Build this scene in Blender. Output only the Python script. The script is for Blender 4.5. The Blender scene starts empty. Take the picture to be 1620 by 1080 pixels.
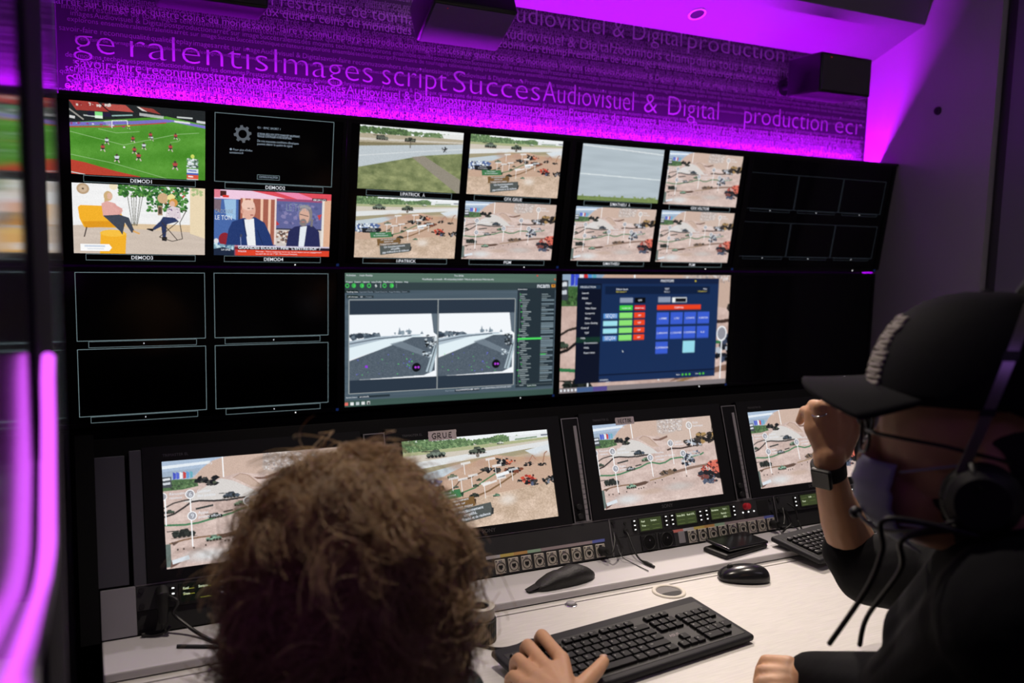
import bpy, bmesh, math, random
import numpy as np
from mathutils import Vector, Matrix, Euler

# ------------------------------------------------------------------ camera, world, exposure, lights
SC = bpy.context.scene
COL = SC.collection
ZC = 1.50                                   # height of the lens above the floor
FPX = 1372.6
RX, RY, RZ = -0.11182, -0.02348, -0.46332
def _rot(rx, ry, rz):
    return (Matrix.Rotation(rz, 3, 'Z') @ Matrix.Rotation(rx, 3, 'X') @ Matrix.Rotation(ry, 3, 'Y'))
RM = _rot(RX, RY, RZ)                       # columns: right, forward, up
cam_d = bpy.data.cameras.new('camera'); cam = bpy.data.objects.new('camera', cam_d); COL.objects.link(cam)
m4 = Matrix.Identity(4)
for i in range(3):
    m4[i][0] = RM[i][0]; m4[i][1] = RM[i][2]; m4[i][2] = -RM[i][1]
m4[2][3] = ZC
cam.matrix_world = m4
cam_d.sensor_width = 36; cam_d.lens = FPX / 1620 * 36
cam_d.clip_start = 0.02
cam_d.dof.use_dof = True; cam_d.dof.focus_distance = 1.95; cam_d.dof.aperture_fstop = 3.0
SC.camera = cam
SC.view_settings.view_transform = 'Standard'; SC.view_settings.look = 'None'
SC.view_settings.gamma = 1; SC.view_settings.exposure = 0.0
SC.view_settings.use_curve_mapping = False
wd = bpy.data.worlds.new('world'); SC.world = wd; wd.use_nodes = True
wd.node_tree.nodes['Background'].inputs[0].default_value = (0.35, 0.27, 0.5, 1)
wd.node_tree.nodes['Background'].inputs[1].default_value = 0.02

def lamp(name, kind, loc, target, power, color, **kw):
    d = bpy.data.lights.new(name, kind); d.energy = power; d.color = color
    for k, v in kw.items(): setattr(d, k, v)
    o = bpy.data.objects.new(name, d); COL.objects.link(o)
    o.location = (loc[0], loc[1], loc[2] + ZC)
    v = Vector(target) - Vector(loc); o.rotation_euler = v.to_track_quat('-Z', 'Y').to_euler()
    return o
WARM = (1.0, 0.87, 0.74)
# the recessed downlights of the soffit, aimed at the worktop
for lx, pw in ((0.95, 118), (1.92, 108)):
    lamp('downlight_bulb', 'SPOT', (lx, 2.44, 0.79), (lx - 0.02, 1.22, -0.757), pw, WARM, spot_size=math.radians(74), spot_blend=0.7, shadow_soft_size=0.025)
lamp('downlight_bulb', 'SPOT', (0.05, 2.44, 0.79), (0.1, 1.4, -0.757), 14, (0.95, 0.85, 0.9), spot_size=math.radians(50), spot_blend=0.8, shadow_soft_size=0.02)
# the two warm ceiling downlights above the worktop
CEIL_LAMPS = ((0.66, 1.50, 54), (1.66, 1.46, 44))
for lx, ly, pw in CEIL_LAMPS:
    lamp('ceiling_bulb', 'SPOT', (lx, ly, 1.035), (lx, ly - .33, -0.757), pw, WARM, spot_size=math.radians(72), spot_blend=0.8, shadow_soft_size=0.03)
# added fills without a fixture: violet from behind the camera, pale for right wall
lamp('fill_light', 'AREA', (0.2, -0.3, 0.85), (1.3, 2.0, -0.4), .8, (0.45, 0.2, 1.0), shape='RECTANGLE', size=1.6, size_y=0.15)
lamp('fill_light', 'AREA', (2.2, 0.1, 0.95), (2.7, 2.2, -0.2), 2.6, (0.9, 0.78, 0.95), shape='RECTANGLE', size=0.8, size_y=0.4)

# ------------------------------------------------------------------ helpers
def W(x, y, z): return Vector((x, y, z + ZC))
def pt(px, py, d):                           # point seen at a pixel, d metres deep
    return RM @ Vector(((px - 810) / FPX, 1, -(py - 540) / FPX)) * d + Vector((0, 0, ZC))
def at_z(px, py, z):
    r = RM @ Vector(((px - 810) / FPX, 1, -(py - 540) / FPX)); return r * (z / r.z) + Vector((0, 0, ZC))
def link(o, parent=None):
    COL.objects.link(o)
    if parent: o.parent = parent
    return o
def tag(o, label=None, cat=None, group=None, kind=None):
    if label: o['label'] = label
    if cat: o['category'] = cat
    if group: o['group'] = group
    if kind: o['kind'] = kind
    return o
def empty(name, loc=(0, 0, 0), rot=(0, 0, 0), label=None, cat=None, group=None):
    o = bpy.data.objects.new(name, None); o.empty_display_size = .05; COL.objects.link(o)
    o.location = loc; o.rotation_euler = rot
    return tag(o, label, cat, group)
def obj(name, bm, mats, parent=None, smooth=False, loc=None):
    me = bpy.data.meshes.new(name)
    if isinstance(bm, bmesh.types.BMesh):
        bmesh.ops.recalc_face_normals(bm, faces=bm.faces[:]) if len(bm.faces) else None
        bm.to_mesh(me); bm.free()
    else:
        me.from_pydata(bm[0], [], bm[1]); 
        if len(bm) > 2: me.polygons.foreach_set('material_index', bm[2])
        me.update()
    for m in (mats if isinstance(mats, (list, tuple)) else [mats]): me.materials.append(m)
    if smooth:
        me.polygons.foreach_set('use_smooth', [True] * len(me.polygons))
        if smooth != 'all':
            try: me.set_sharp_from_angle(angle=math.radians(40))
            except Exception: pass
    o = bpy.data.objects.new(name, me); link(o, parent)
    if loc is not None: o.location = loc
    return o
def place(mesh_obj, parent, loc=(0, 0, 0), scale=None, rot=None):
    o = mesh_obj.copy(); COL.objects.link(o); o.parent = parent; o.location = loc
    if scale: o.scale = scale
    if rot: o.rotation_euler = rot
    return o
def B(): return bmesh.new()
def box(bm, c, s, bev=0, seg=2, mi=0, mat=None):
    r = bmesh.ops.create_cube(bm, size=1); vs = r['verts']
    bmesh.ops.scale(bm, vec=s, verts=vs)
    fs = set(f for v in vs for f in v.link_faces)
    if bev:
        es = set(e for v in vs for e in v.link_edges)
        r2 = bmesh.ops.bevel(bm, geom=list(es), offset=bev, segments=seg, profile=.5, affect='EDGES')
        fs = set(f for f in fs if f.is_valid) | set(r2['faces'])
        vs = list(set(v for f in fs for v in f.verts))
    if mat is not None: bmesh.ops.transform(bm, matrix=mat, verts=vs)
    bmesh.ops.translate(bm, vec=c, verts=vs)
    for f in fs: f.material_index = mi
    return vs
def box2(bm, a, b, bev=0, mi=0, seg=2):
    return box(bm, [(a[i] + b[i]) / 2 for i in range(3)], [abs(b[i] - a[i]) for i in range(3)], bev, seg, mi)
def ring(c, ax1, ax2, r1, r2, n):
    return [c + ax1 * (r1 * math.cos(2 * math.pi * k / n)) + ax2 * (r2 * math.sin(2 * math.pi * k / n)) for k in range(n)]
def tube(bm, pts, r, n=8, mi=0, cap=True):
    pts = [Vector(p) for p in pts]; N = len(pts)
    rs = r if isinstance(r, (list, tuple)) else [r] * N
    up = Vector((0.13, 0.21, 1)).normalized(); prev = None; rows = []
    for i, p in enumerate(pts):
        t = (pts[min(i + 1, N - 1)] - pts[max(i - 1, 0)])
        t = t.normalized() if t.length > 1e-9 else Vector((0, 0, 1))
        if prev is None: a = t.cross(up); 
        else: a = prev - t * prev.dot(t)
        if a.length < 1e-6: a = t.cross(Vector((1, 0, 0)))
        a.normalize(); b = t.cross(a); prev = a
        rows.append([bm.verts.new(q) for q in ring(p, a, b, rs[i], rs[i], n)])
    for i in range(N - 1):
        for k in range(n):
            f = bm.faces.new((rows[i][k], rows[i][(k + 1) % n], rows[i + 1][(k + 1) % n], rows[i + 1][k])); f.material_index = mi; f.smooth = True
    if cap:
        for rw in (rows[0][::-1], rows[-1]):
            f = bm.faces.new(rw); f.material_index = mi
def cyl(bm, p0, p1, r0, r1=None, n=24, mi=0): tube(bm, [p0, p1], [r0, r0 if r1 is None else r1], n, mi)
def lathe(bm, prof, c=(0, 0, 0), n=32, mi=0, mat=None):
    c = Vector(c); rows = []
    for r, z in prof:
        rw = []
        for k in range(n):
            v = Vector((r * math.cos(2 * math.pi * k / n), r * math.sin(2 * math.pi * k / n), z))
            if mat is not None: v = mat @ v
            rw.append(bm.verts.new(c + v))
        rows.append(rw)
    for i in range(len(rows) - 1):
        for k in range(n):
            f = bm.faces.new((rows[i][k], rows[i][(k + 1) % n], rows[i + 1][(k + 1) % n], rows[i + 1][k])); f.material_index = mi; f.smooth = True
    if abs(prof[0][1] - prof[-1][1]) < 1e-3 and min(prof[0][0], prof[-1][0]) > 1e-3:          # a ring: close the profile
        for k in range(n if prof[0] != prof[-1] else 0):
            f = bm.faces.new((rows[-1][k], rows[-1][(k + 1) % n], rows[0][(k + 1) % n], rows[0][k])); f.material_index = mi
        return
    for rw, p in ((rows[0][::-1], prof[0]), (rows[-1], prof[-1])):
        if p[0] > 1e-5: f = bm.faces.new(rw); f.material_index = mi
def ell(bm, c, r, mat=None, mi=0, sub=3):
    q = bmesh.ops.create_icosphere(bm, subdivisions=sub, radius=1); vs = q['verts']
    bmesh.ops.scale(bm, vec=r, verts=vs)
    if mat is not None: bmesh.ops.transform(bm, matrix=mat, verts=vs)
    bmesh.ops.translate(bm, vec=c, verts=vs)
    for v in vs:
        for f in v.link_faces: f.material_index = mi; f.smooth = True
def capsule(bm, a, b, ra, rb, n=14):
    a = Vector(a); b = Vector(b); t = (b - a); L = t.length; t = t / L if L else Vector((0, 0, 1))
    pts = []; rs = []
    for k in range(5):
        th = math.pi / 2 * (1 - k / 4.001); pts.append(a - t * ra * math.sin(th)); rs.append(max(ra * math.cos(th), ra * .04))
    for k in range(5):
        th = math.pi / 2 * (k / 4.001); pts.append(b + t * rb * math.sin(th)); rs.append(max(rb * math.cos(th), rb * .04))
    tube(bm, pts, rs, n)
def prism(bm, pts, d, mi=0):
    """pts: closed outline; d: extrusion vector"""
    a = [bm.verts.new(p) for p in pts]; b = [bm.verts.new(Vector(p) + Vector(d)) for p in pts]
    n = len(pts); fs = [bm.faces.new(a), bm.faces.new(b[::-1])]
    for k in range(n): fs.append(bm.faces.new((a[k], b[k], b[(k + 1) % n], a[(k + 1) % n])))
    for f in fs: f.material_index = mi
def frame2(bm, x0, z0, x1, z1, t, y=0, th=.0004, mi=0):
    for a, b in (((x0, z0), (x1, z0 + t)), ((x0, z1 - t), (x1, z1)), ((x0, z0 + t), (x0 + t, z1 - t)), ((x1 - t, z0 + t), (x1, z1 - t))):
        box2(bm, (a[0], y - th, a[1]), (b[0], y, b[1]), 0, mi)

# ------------------------------------------------------------------ materials
def mat(name, col=(.5, .5, .5), rough=.5, metal=0, spec=.5, emis=None, es=1, bump=0, bscale=50, noise=0, nscale=8, coat=0, stretch=None):
    m = bpy.data.materials.new(name); m.use_nodes = True
    nt = m.node_tree; p = nt.nodes['Principled BSDF']
    p.inputs['Base Color'].default_value = (*col, 1); p.inputs['Roughness'].default_value = rough
    p.inputs['Metallic'].default_value = metal; p.inputs['Specular IOR Level'].default_value = spec
    p.inputs['Coat Weight'].default_value = coat
    if emis: p.inputs['Emission Color'].default_value = (*emis, 1); p.inputs['Emission Strength'].default_value = es
    tc = nt.nodes.new('ShaderNodeTexCoord'); mp = nt.nodes.new('ShaderNodeMapping')
    nt.links.new(tc.outputs['Object'], mp.inputs[0])
    if stretch: mp.inputs['Scale'].default_value = stretch
    if noise:
        n = nt.nodes.new('ShaderNodeTexNoise'); n.inputs['Scale'].default_value = nscale; n.inputs['Detail'].default_value = 5
        nt.links.new(mp.outputs[0], n.inputs[0])
        r = nt.nodes.new('ShaderNodeMapRange'); r.inputs[3].default_value = 1 - noise; r.inputs[4].default_value = 1 + noise
        nt.links.new(n.outputs[0], r.inputs[0])
        x = nt.nodes.new('ShaderNodeMix'); x.data_type = 'RGBA'; x.blend_type = 'MULTIPLY'; x.inputs[0].default_value = 1
        x.inputs[6].default_value = (*col, 1); nt.links.new(r.outputs[0], x.inputs[7]); nt.links.new(x.outputs[2], p.inputs['Base Color'])
    if bump:
        n = nt.nodes.new('ShaderNodeTexNoise'); n.inputs['Scale'].default_value = bscale; n.inputs['Detail'].default_value = 4
        nt.links.new(mp.outputs[0], n.inputs[0])
        b = nt.nodes.new('ShaderNodeBump'); b.inputs['Strength'].default_value = bump; b.inputs['Distance'].default_value = .002
        nt.links.new(n.outputs[0], b.inputs['Height']); nt.links.new(b.outputs[0], p.inputs['Normal'])
    return m
def lin(c): c = np.asarray(c, float) / 255; return tuple(np.where(c <= .04045, c / 12.92, ((c + .055) / 1.055) ** 2.4))
def glow(name, c255, s=1.0, sampled=False):
    m = mat(name, (.0, .0, .0), .6, spec=.1, emis=lin(c255), es=s)
    m.cycles.emission_sampling = 'FRONT' if sampled else 'NONE'
    return m
def pic_mat(s=1.0):
    m = bpy.data.materials.new('screen_picture'); m.use_nodes = True; nt = m.node_tree; p = nt.nodes['Principled BSDF']
    p.inputs['Base Color'].default_value = (0.005, .005, .005, 1); p.inputs['Roughness'].default_value = .35; p.inputs['Specular IOR Level'].default_value = .2
    a = nt.nodes.new('ShaderNodeVertexColor'); a.layer_name = 'paint'
    nt.links.new(a.outputs[0], p.inputs['Emission Color']); p.inputs['Emission Strength'].default_value = s
    m.cycles.emission_sampling = 'NONE'
    return m
M_black = mat('black_plastic', (.012, .012, .014), .45, bump=.15, bscale=900)
M_bezel = mat('satin_black_bezel', (.0045, .0045, .006), .5, spec=.3)
M_glass = mat('dark_screen_glass', (.004, .004, .006), .12, spec=.35)
M_mattblack = mat('matt_black', (.004, .004, .005), .8, spec=.2)
M_panel = mat('dark_grey_rack_panel', (.034, .034, .037), .5, noise=.15, nscale=30)
M_rail = mat('brushed_grey_rail', (.38, .36, .39), .42, metal=.3, noise=.1)
M_railline = mat('rail_edge', (.3, .29, .31), .4, metal=.5)
M_fill = mat('grey_side_panel', (.08, .08, .1), .45)
M_fill2 = mat('light_grey_cover', (.33, .32, .36), .5, noise=.06)
M_nickel = mat('nickel_connector', (.7, .65, .56), .38, metal=.35)
M_chrome = mat('chrome', (.7, .7, .72), .18, metal=1)
M_sock = mat('socket_black', (.008, .008, .008), .6)
M_white_txt = glow('caption_white', (225, 228, 235), 1.0)
M_outline = glow('outline_grey', (120, 140, 145), .9)
M_outline_dim = glow('outline_dim', (46, 52, 60), .9)
M_dot = glow('status_led_white', (255, 255, 255), 1.6)
M_blue_sq = mat('blue_sticker', lin((38, 66, 130)), .5, emis=lin((30, 55, 120)), es=.35); M_blue_sq.cycles.emission_sampling = 'NONE'
M_lcd = glow('lcd_green', (66, 76, 46), .8)
M_lcd_dark = glow('lcd_dark', (14, 18, 14), .8)
M_lcd_txt = glow('lcd_text', (215, 225, 190), 1.0)
M_lcd_yel = glow('lcd_yellow', (200, 200, 70), .9)
M_pic = pic_mat(1.0)

# ------------------------------------------------------------------ lettering
_tc = {}
def glyphs(s, off=0.0, res=3):
    k = (s, off, res)
    if k not in _tc:
        cu = bpy.data.curves.new('t', 'FONT'); cu.body = s; cu.offset = off; cu.resolution_u = res; cu.fill_mode = 'FRONT'; cu.size = 1
        o = bpy.data.objects.new('t', cu); me = o.to_mesh()
        v = np.array([(a.co.x, a.co.y) for a in me.vertices]).reshape(-1, 2); f = [tuple(p.vertices) for p in me.polygons]
        w = (v[:, 0].max() if len(v) else 0)
        o.to_mesh_clear(); bpy.data.objects.remove(o); bpy.data.curves.remove(cu)
        _tc[k] = (v, f, w)
    return _tc[k]
def text_mesh(name, entries, mats, parent=None, loc=(0, 0, 0), y=0.0, fit=None):
    """entries: (string, x, z, size, align, material index, weight offset, width or None, rotation)"""
    V = []; F = []; MI = []; n = 0
    for e in entries:
        s, x, z, size = e[:4]; al = e[4] if len(e) > 4 else 'L'; mi = e[5] if len(e) > 5 else 0; off = e[6] if len(e) > 6 else 0
        wid = e[7] if len(e) > 7 else None; rot = e[8] if len(e) > 8 else 0
        v, f, w = glyphs(s, off)
        if not len(v): continue
        sx = size if wid is None else wid / w
        v = v * np.array([sx, size]); w2 = w * sx
        if al == 'C': v = v - np.array([w2 / 2, 0])
        if al == 'R': v = v - np.array([w2, 0])
        c, sn = math.cos(rot), math.sin(rot)
        xs = v[:, 0] * c - v[:, 1] * sn + x; zs = v[:, 0] * sn + v[:, 1] * c + z
        V += [(a, y, b) for a, b in zip(xs, zs)]; F += [tuple(i + n for i in q) for q in f]; MI += [mi] * len(f); n += len(v)
    o = obj(name, (V, F, MI), mats, parent); o.location = loc
    return o

# ------------------------------------------------------------------ picture painting (colour attribute on a fine grid)
class Pic:
    def __init__(s, w, h, bg=(0, 0, 0), ss=2):
        s.w, s.h, s.ss = w, h, ss; s.W, s.H = w * ss, h * ss
        s.a = np.zeros((s.H, s.W, 3), np.float32); s.a[:] = bg
        yy, xx = np.mgrid[0:s.H, 0:s.W]; s.X = ((xx + .5) / s.W).astype(np.float32); s.Y = ((yy + .5) / s.H).astype(np.float32)
        s.rng = np.random.RandomState(7)
    def noise(s, fx, fy=None, octs=3, seed=1):
        fy = fy or fx; r = np.random.RandomState(seed); out = 0; amp = 1; tot = 0
        for o in range(octs):
            nx, ny = int(fx * 2 ** o) + 2, int(fy * 2 ** o) + 2; g = r.rand(ny + 1, nx + 1)
            x = s.X * (nx - 1); y = s.Y * (ny - 1); xi = x.astype(int); yi = y.astype(int); u = x - xi; v = y - yi; u = u * u * (3 - 2 * u); v = v * v * (3 - 2 * v)
            out = out + amp * ((g[yi, xi] * (1 - u) + g[yi, xi + 1] * u) * (1 - v) + (g[yi + 1, xi] * (1 - u) + g[yi + 1, xi + 1] * u) * v); tot += amp; amp *= .55
        return out / tot
    def _put(s, sl, m, col, al=1):
        m = (m * al)[..., None]; reg = s.a[sl]; s.a[sl] = reg * (1 - m) + np.asarray(col, np.float32) * m
    def poly(s, pts, col, al=1, tex=0):
        p = np.array(pts, float); x0, x1 = max(0, int(p[:, 0].min() * s.W) - 1), min(s.W, int(p[:, 0].max() * s.W) + 2)
        y0, y1 = max(0, int(p[:, 1].min() * s.H) - 1), min(s.H, int(p[:, 1].max() * s.H) + 2)
        if x1 <= x0 or y1 <= y0: return s
        sl = (slice(y0, y1), slice(x0, x1)); X = s.X[sl]; Y = s.Y[sl]; ins = np.zeros(X.shape, bool); n = len(p)
        for i in range(n):
            xa, ya = p[i]; xb, yb = p[(i + 1) % n]
            if ya == yb: continue
            ins ^= ((ya > Y) != (yb > Y)) & (X < (xb - xa) * (Y - ya) / (yb - ya) + xa)
        m = ins.astype(np.float32)
        if tex: col = np.asarray(col, np.float32) + (s.rng.rand(*X.shape, 1) - .5) * tex * 2
        s._put(sl, m, col, al); return s
    def rect(s, x0, y0, x1, y1, col, al=1, tex=0): return s.poly([(x0, y0), (x1, y0), (x1, y1), (x0, y1)], col, al, tex)
    def ell(s, cx, cy, rx, ry, col, al=1, soft=0):
        k = 1 + soft
        x0, x1 = max(0, int((cx - rx * k) * s.W) - 1), min(s.W, int((cx + rx * k) * s.W) + 2); y0, y1 = max(0, int((cy - ry * k) * s.H) - 1), min(s.H, int((cy + ry * k) * s.H) + 2)
        if x1 <= x0 or y1 <= y0: return s
        sl = (slice(y0, y1), slice(x0, x1)); d = np.sqrt(((s.X[sl] - cx) / rx) ** 2 + ((s.Y[sl] - cy) / ry) ** 2)
        m = (d < 1).astype(np.float32) if not soft else np.clip((1 + soft - d) / (2 * soft), 0, 1)
        s._put(sl, m, col, al); return s
    def line(s, pts, w, col, al=1):
        """w in fractions of the width"""
        asp = s.W / s.H
        for (xa, ya), (xb, yb) in zip(pts[:-1], pts[1:]):
            dx, dy = xb - xa, (yb - ya) / asp; L = math.hypot(dx, dy) or 1e-6; nx, ny = -dy / L * w / 2, dx / L * w / 2 * asp
            s.poly([(xa + nx, ya + ny), (xb + nx, yb + ny), (xb - nx, yb - ny), (xa - nx, ya - ny)], col, al)
        return s
    def blobs(s, x0, y0, x1, y1, n, r, cols, seed=3, al=1):
        q = random.Random(seed)
        for _ in range(n):
            c = q.choice(cols); k = q.uniform(.5, 1.3) * r; x, y = q.uniform(x0, x1), q.uniform(y0, y1)
            s.poly([(x + k * math.cos(t) * q.uniform(.5, 1.2), y + 1.5 * k * math.sin(t) * q.uniform(.5, 1.2)) for t in (0, 1, 2, 3, 4, 5.2)], c, al)
        return s
    def mesh(s, name, hd=9 / 16, soft=0):
        a = s.a.reshape(s.h, s.ss, s.w, s.ss, 3).mean((1, 3)) / 255; a = np.clip(a, 0, 1)
        if soft: a = a * (1 - soft) + (.35 + .65 * a.mean(2, keepdims=True)) * soft; a = np.clip(a + np.random.RandomState(2).normal(size=a.shape[:2] + (1,)) * .018, 0, 1)
        a = np.where(a <= .04045, a / 12.92, ((a + .055) / 1.055) ** 2.4)
        w, h = s.w, s.h; me = bpy.data.meshes.new(name)
        xs = np.linspace(0, 1, w); zs = -np.linspace(0, hd, h); gx, gz = np.meshgrid(xs, zs)
        co = np.stack([gx, 0 * gx, gz], -1).reshape(-1, 3)
        i = np.arange(h - 1)[:, None] * w + np.arange(w - 1)[None]; q = np.stack([i, i + w, i + w + 1, i + 1], -1).reshape(-1, 4)
        me.vertices.add(len(co)); me.vertices.foreach_set('co', co.ravel()); me.loops.add(q.size); me.loops.foreach_set('vertex_index', q.ravel().astype(np.int32))
        me.polygons.add(len(q)); me.polygons.foreach_set('loop_start', np.arange(len(q)) * 4)
        try: me.polygons.foreach_set('loop_total', np.full(len(q), 4))
        except Exception: pass
        ca = me.color_attributes.new('paint', 'FLOAT_COLOR', 'POINT'); rgba = np.ones((len(co), 4), np.float32); rgba[:, :3] = a.reshape(-1, 3)
        ca.data.foreach_set('color', rgba.ravel()); me.materials.append(M_pic); me.update(); me.validate()
        return me
def clumps(P, x, y, w, h, cols, n=16, seed=1, top=None):
    q = random.Random(seed)
    for _ in range(n):
        cx, cy = x + q.random() * w, y + q.random() * h; r = w * q.uniform(.08, .22)
        P.poly([(cx + r * math.cos(t) * q.uniform(.4, 1.3), cy + r * 1.3 * math.sin(t) * q.uniform(.4, 1.1)) for t in (0.1, .9, 1.9, 3, 4, 5.2)], q.choice(cols))
def vehicle(P, x, y, s, body=(70, 84, 62), dark=(22, 26, 24), gun=True, seed=0):
    """a military vehicle seen from the side, x,y = left bottom, s = length"""
    h = s * .75
    P.ell(x + s * .5, y + h * .02, s * .55, h * .12, (120, 100, 88), .6)
    P.poly([(x, y - h * .22), (x + s * .08, y - h * .48), (x + s * .9, y - h * .52), (x + s, y - h * .3), (x + s * .93, y - h * .06), (x + s * .07, y - h * .04)], body, 1, 12)
    P.poly([(x + s * .3, y - h * .5), (x + s * .36, y - h * .8), (x + s * .66, y - h * .82), (x + s * .74, y - h * .5)], tuple(c * .8 for c in body), 1, 12)
    if gun: P.line([(x + s * .35, y - h * .66), (x - s * .2, y - h * .72)], s * .035, dark)
    for k in range(5): P.ell(x + s * (.13 + .185 * k), y - h * .1, s * .075, s * .12, dark)
    clumps(P, x + s * .1, y - h * .5, s * .8, h * .3, [dark, tuple(c * 1.25 for c in body), body], 9, seed)
SAND = [(214, 186, 170), (198, 166, 148), (225, 202, 190), (185, 150, 130)]
DARK = [(18, 20, 24), (34, 36, 38), (60, 58, 54), (12, 14, 18)]

def paint_vector():
    P = Pic(384, 216, (208, 180, 170)); n = P.noise(6, 9, 4, 3)[..., None]; P.a += (n - .5) * np.array([60, 66, 66])
    P.a += ((P.noise(90, 60, 2, 5) - .5) * 24)[..., None]
    P.poly([(0, 0), (.33, 0), (.26, .03), (.2, .1), (.16, .17), (.1, .22), (0, .23)], (163, 186, 214)); P.poly([(0, .045), (.25, .03), (.24, .055), (0, .075)], (226, 236, 244))
    P.poly([(0, .1), (.2, .09), (.17, .15), (0, .18)], (150, 172, 196))
    P.poly([(.12, .23), (.17, .17), (.2, .1), (.24, .05), (.3, .02), (.36, 0), (.56, 0), (.56, .16), (.5, .2), (.4, .17), (.3, .2), (.22, .24)], (204, 172, 154), 1, 7)
    P.poly([(.6, .02), (.72, .05), (.9, 0), (1, 0), (1, .36), (.72, .3), (.6, .28), (.52, .2)], (206, 178, 162), 1, 6)
    P.poly([(.53, .0), (.76, 0), (.74, .1), (.66, .17), (.56, .19), (.52, .14)], (196, 176, 166)); P.blobs(.53, 0, .74, .16, 260, .006, [(158, 146, 146), (214, 206, 204), (182, 160, 148), (228, 222, 220)], 5)
    P.poly([(.17, .32), (.24, .25), (.3, .21), (.36, .24), (.46, .34), (.5, .4), (.3, .42), (.1, .4)], (214, 208, 204), 1, 5)
    P.poly([(.36, .21), (.4, .18), (.45, .2), (.52, .33), (.46, .32)], (200, 168, 150)); P.line([(.36, .215), (.4, .18), (.44, .2), (.5, .3)], .004, (170, 134, 116))
    P.poly([(.47, .225), (.52, .235), (.6, .2), (.6, .225), (.54, .255), (.49, .25)], (120, 84, 70))
    P.poly([(0, .225), (.05, .18), (.17, .19), (.18, .26), (.1, .28), (0, .28)], (72, 108, 62), 1, 20); P.blobs(.02, .2, .17, .27, 60, .008, [(60, 96, 54), (96, 134, 80), (48, 70, 44)], 2)
    clumps(P, .17, .19, .1, .07, DARK + [(70, 80, 60)], 22, 4)
    P.rect(0, .15, .045, .25, (60, 66, 74)); P.line([(0.003, .175), (.04, .17)], .012, (220, 226, 232)); P.line([(0.003, .215), (.04, .21)], .012, (205, 212, 220))
    for k, c in enumerate([(52, 70, 200), (70, 90, 220), (235, 235, 240), (210, 50, 50), (80, 150, 220), (90, 170, 190)]): P.poly([(.055 + k * .017, .11), (.07 + k * .017, .125), (.068 + k * .017, .175), (.055 + k * .017, .18)], c)
    def ln(pts, w, c): P.line(pts, w, c)
    ln([(0, .44), (.05, .4), (.1, .385), (.14, .38)], .007, (52, 46, 42))
    ln([(0, .52), (.05, .5), (.1, .45), (.14, .405), (.18, .4), (.25, .415), (.33, .42), (.42, .41)], .009, (34, 30, 30))
    ln([(.58, .38), (.62, .365), (.7, .375), (.8, .36), (.86, .355)], .011, (66, 48, 42)); clumps(P, .83, .32, .07, .05, [(120, 112, 104), (80, 74, 70)], 10, 8)
    ln([(.16, .475), (.25, .455)], .01, (46, 50, 48)); ln([(.3, .53), (.35, .52)], .008, (50, 48, 46))
    ln([(0, .595), (.1, .61), (.17, .605), (.26, .575), (.34, .55), (.4, .515), (.44, .51), (.5, .535), (.55, .525), (.6, .49), (.66, .485), (.78, .49), (.86, .475), (.89, .455)], .0095, (52, 122, 76))
    ln([(.02, .77), (.1, .745), (.2, .74), (.3, .74), (.36, .73)], .008, (128, 92, 64)); ln([(.4, .72), (.5, .7), (.6, .67)], .006, (150, 116, 70)); P.poly([(.48, .69), (.52, .665), (.62, .64), (.75, .61), (1, .585), (1, .62), (.8, .635), (.62, .67)], (136, 104, 88), 1, 8)
    clumps(P, .5, .63, .13, .04, [(40, 36, 34), (120, 92, 70)], 18, 9)
    P.poly([(.27, .74), (.36, .72), (.39, .735), (.36, .76), (.28, .775)], (92, 64, 52))
    vehicle(P, .3, .4, .09, (52, 62, 74), gun=True, seed=2); vehicle(P, .355, .485, .075, (96, 122, 96), gun=False, seed=3); vehicle(P, .22, .575, .075, (46, 52, 48), seed=4)
    vehicle(P, .0, .49, .055, (60, 74, 62), gun=False, seed=5); vehicle(P, .035, .72, .12, (38, 44, 40), seed=6); vehicle(P, .2, .785, .085, (112, 148, 124), gun=False, seed=7)
    clumps(P, .7, .44, .1, .14, [(30, 34, 44), (62, 72, 96), (16, 18, 22), (190, 196, 206)], 40, 11); clumps(P, .8, .42, .05, .06, [(70, 82, 108), (150, 156, 166)], 12, 12)
    clumps(P, .75, .27, .12, .07, [(24, 24, 28), (170, 176, 190), (56, 50, 46)], 30, 13); clumps(P, .86, .22, .14, .1, [(20, 18, 18), (168, 128, 70), (50, 40, 36)], 36, 14); ln([(.86, .27), (.93, .24), (1, .21)], .006, (60, 46, 36)); ln([(.99, .2), (1, .12)], .004, (40, 34, 30))
    clumps(P, .84, .62, .07, .09, [(214, 74, 52), (170, 50, 40), (120, 34, 32)], 26, 15); P.poly([(.9, .6), (.93, .565), (1, .56), (1, .74), (.95, .73)], (226, 96, 74)); ln([(.9, .6), (.99, .73)], .008, (50, 30, 34)); clumps(P, .92, .57, .08, .14, [(236, 120, 96), (60, 26, 30), (190, 60, 46)], 18, 18)
    clumps(P, .82, .7, .14, .14, [(34, 38, 50), (70, 80, 104), (20, 20, 26), (120, 56, 50)], 46, 16); P.poly([(.95, .74), (1, .72), (1, .8), (.97, .79)], (20, 18, 20))
    P.rect(0, .77, .026, .98, (92, 108, 102)); P.poly([(.026, .92), (.11, .91), (.05, .97), (.02, .99)], (104, 70, 60)); P.poly([(.03, .755), (.07, .76), (.04, .79)], (90, 66, 56))
    P.ell(.2, .91, .09, .05, (216, 220, 222), .8, .6); P.ell(.4, .85, .09, .03, (190, 158, 136), .6, .5); P.ell(.63, .83, .1, .04, (196, 190, 186), .7, .6)
    for x, y in ((.06, .83), (.09, .83), (.14, .83), (.3, .8), (.32, .8), (.34, .795), (.44, .755), (.5, .73), (.6, .73), (.71, .72), (.2, .82)): P.ell(x, y, .004, .009, (40, 30, 28))
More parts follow.
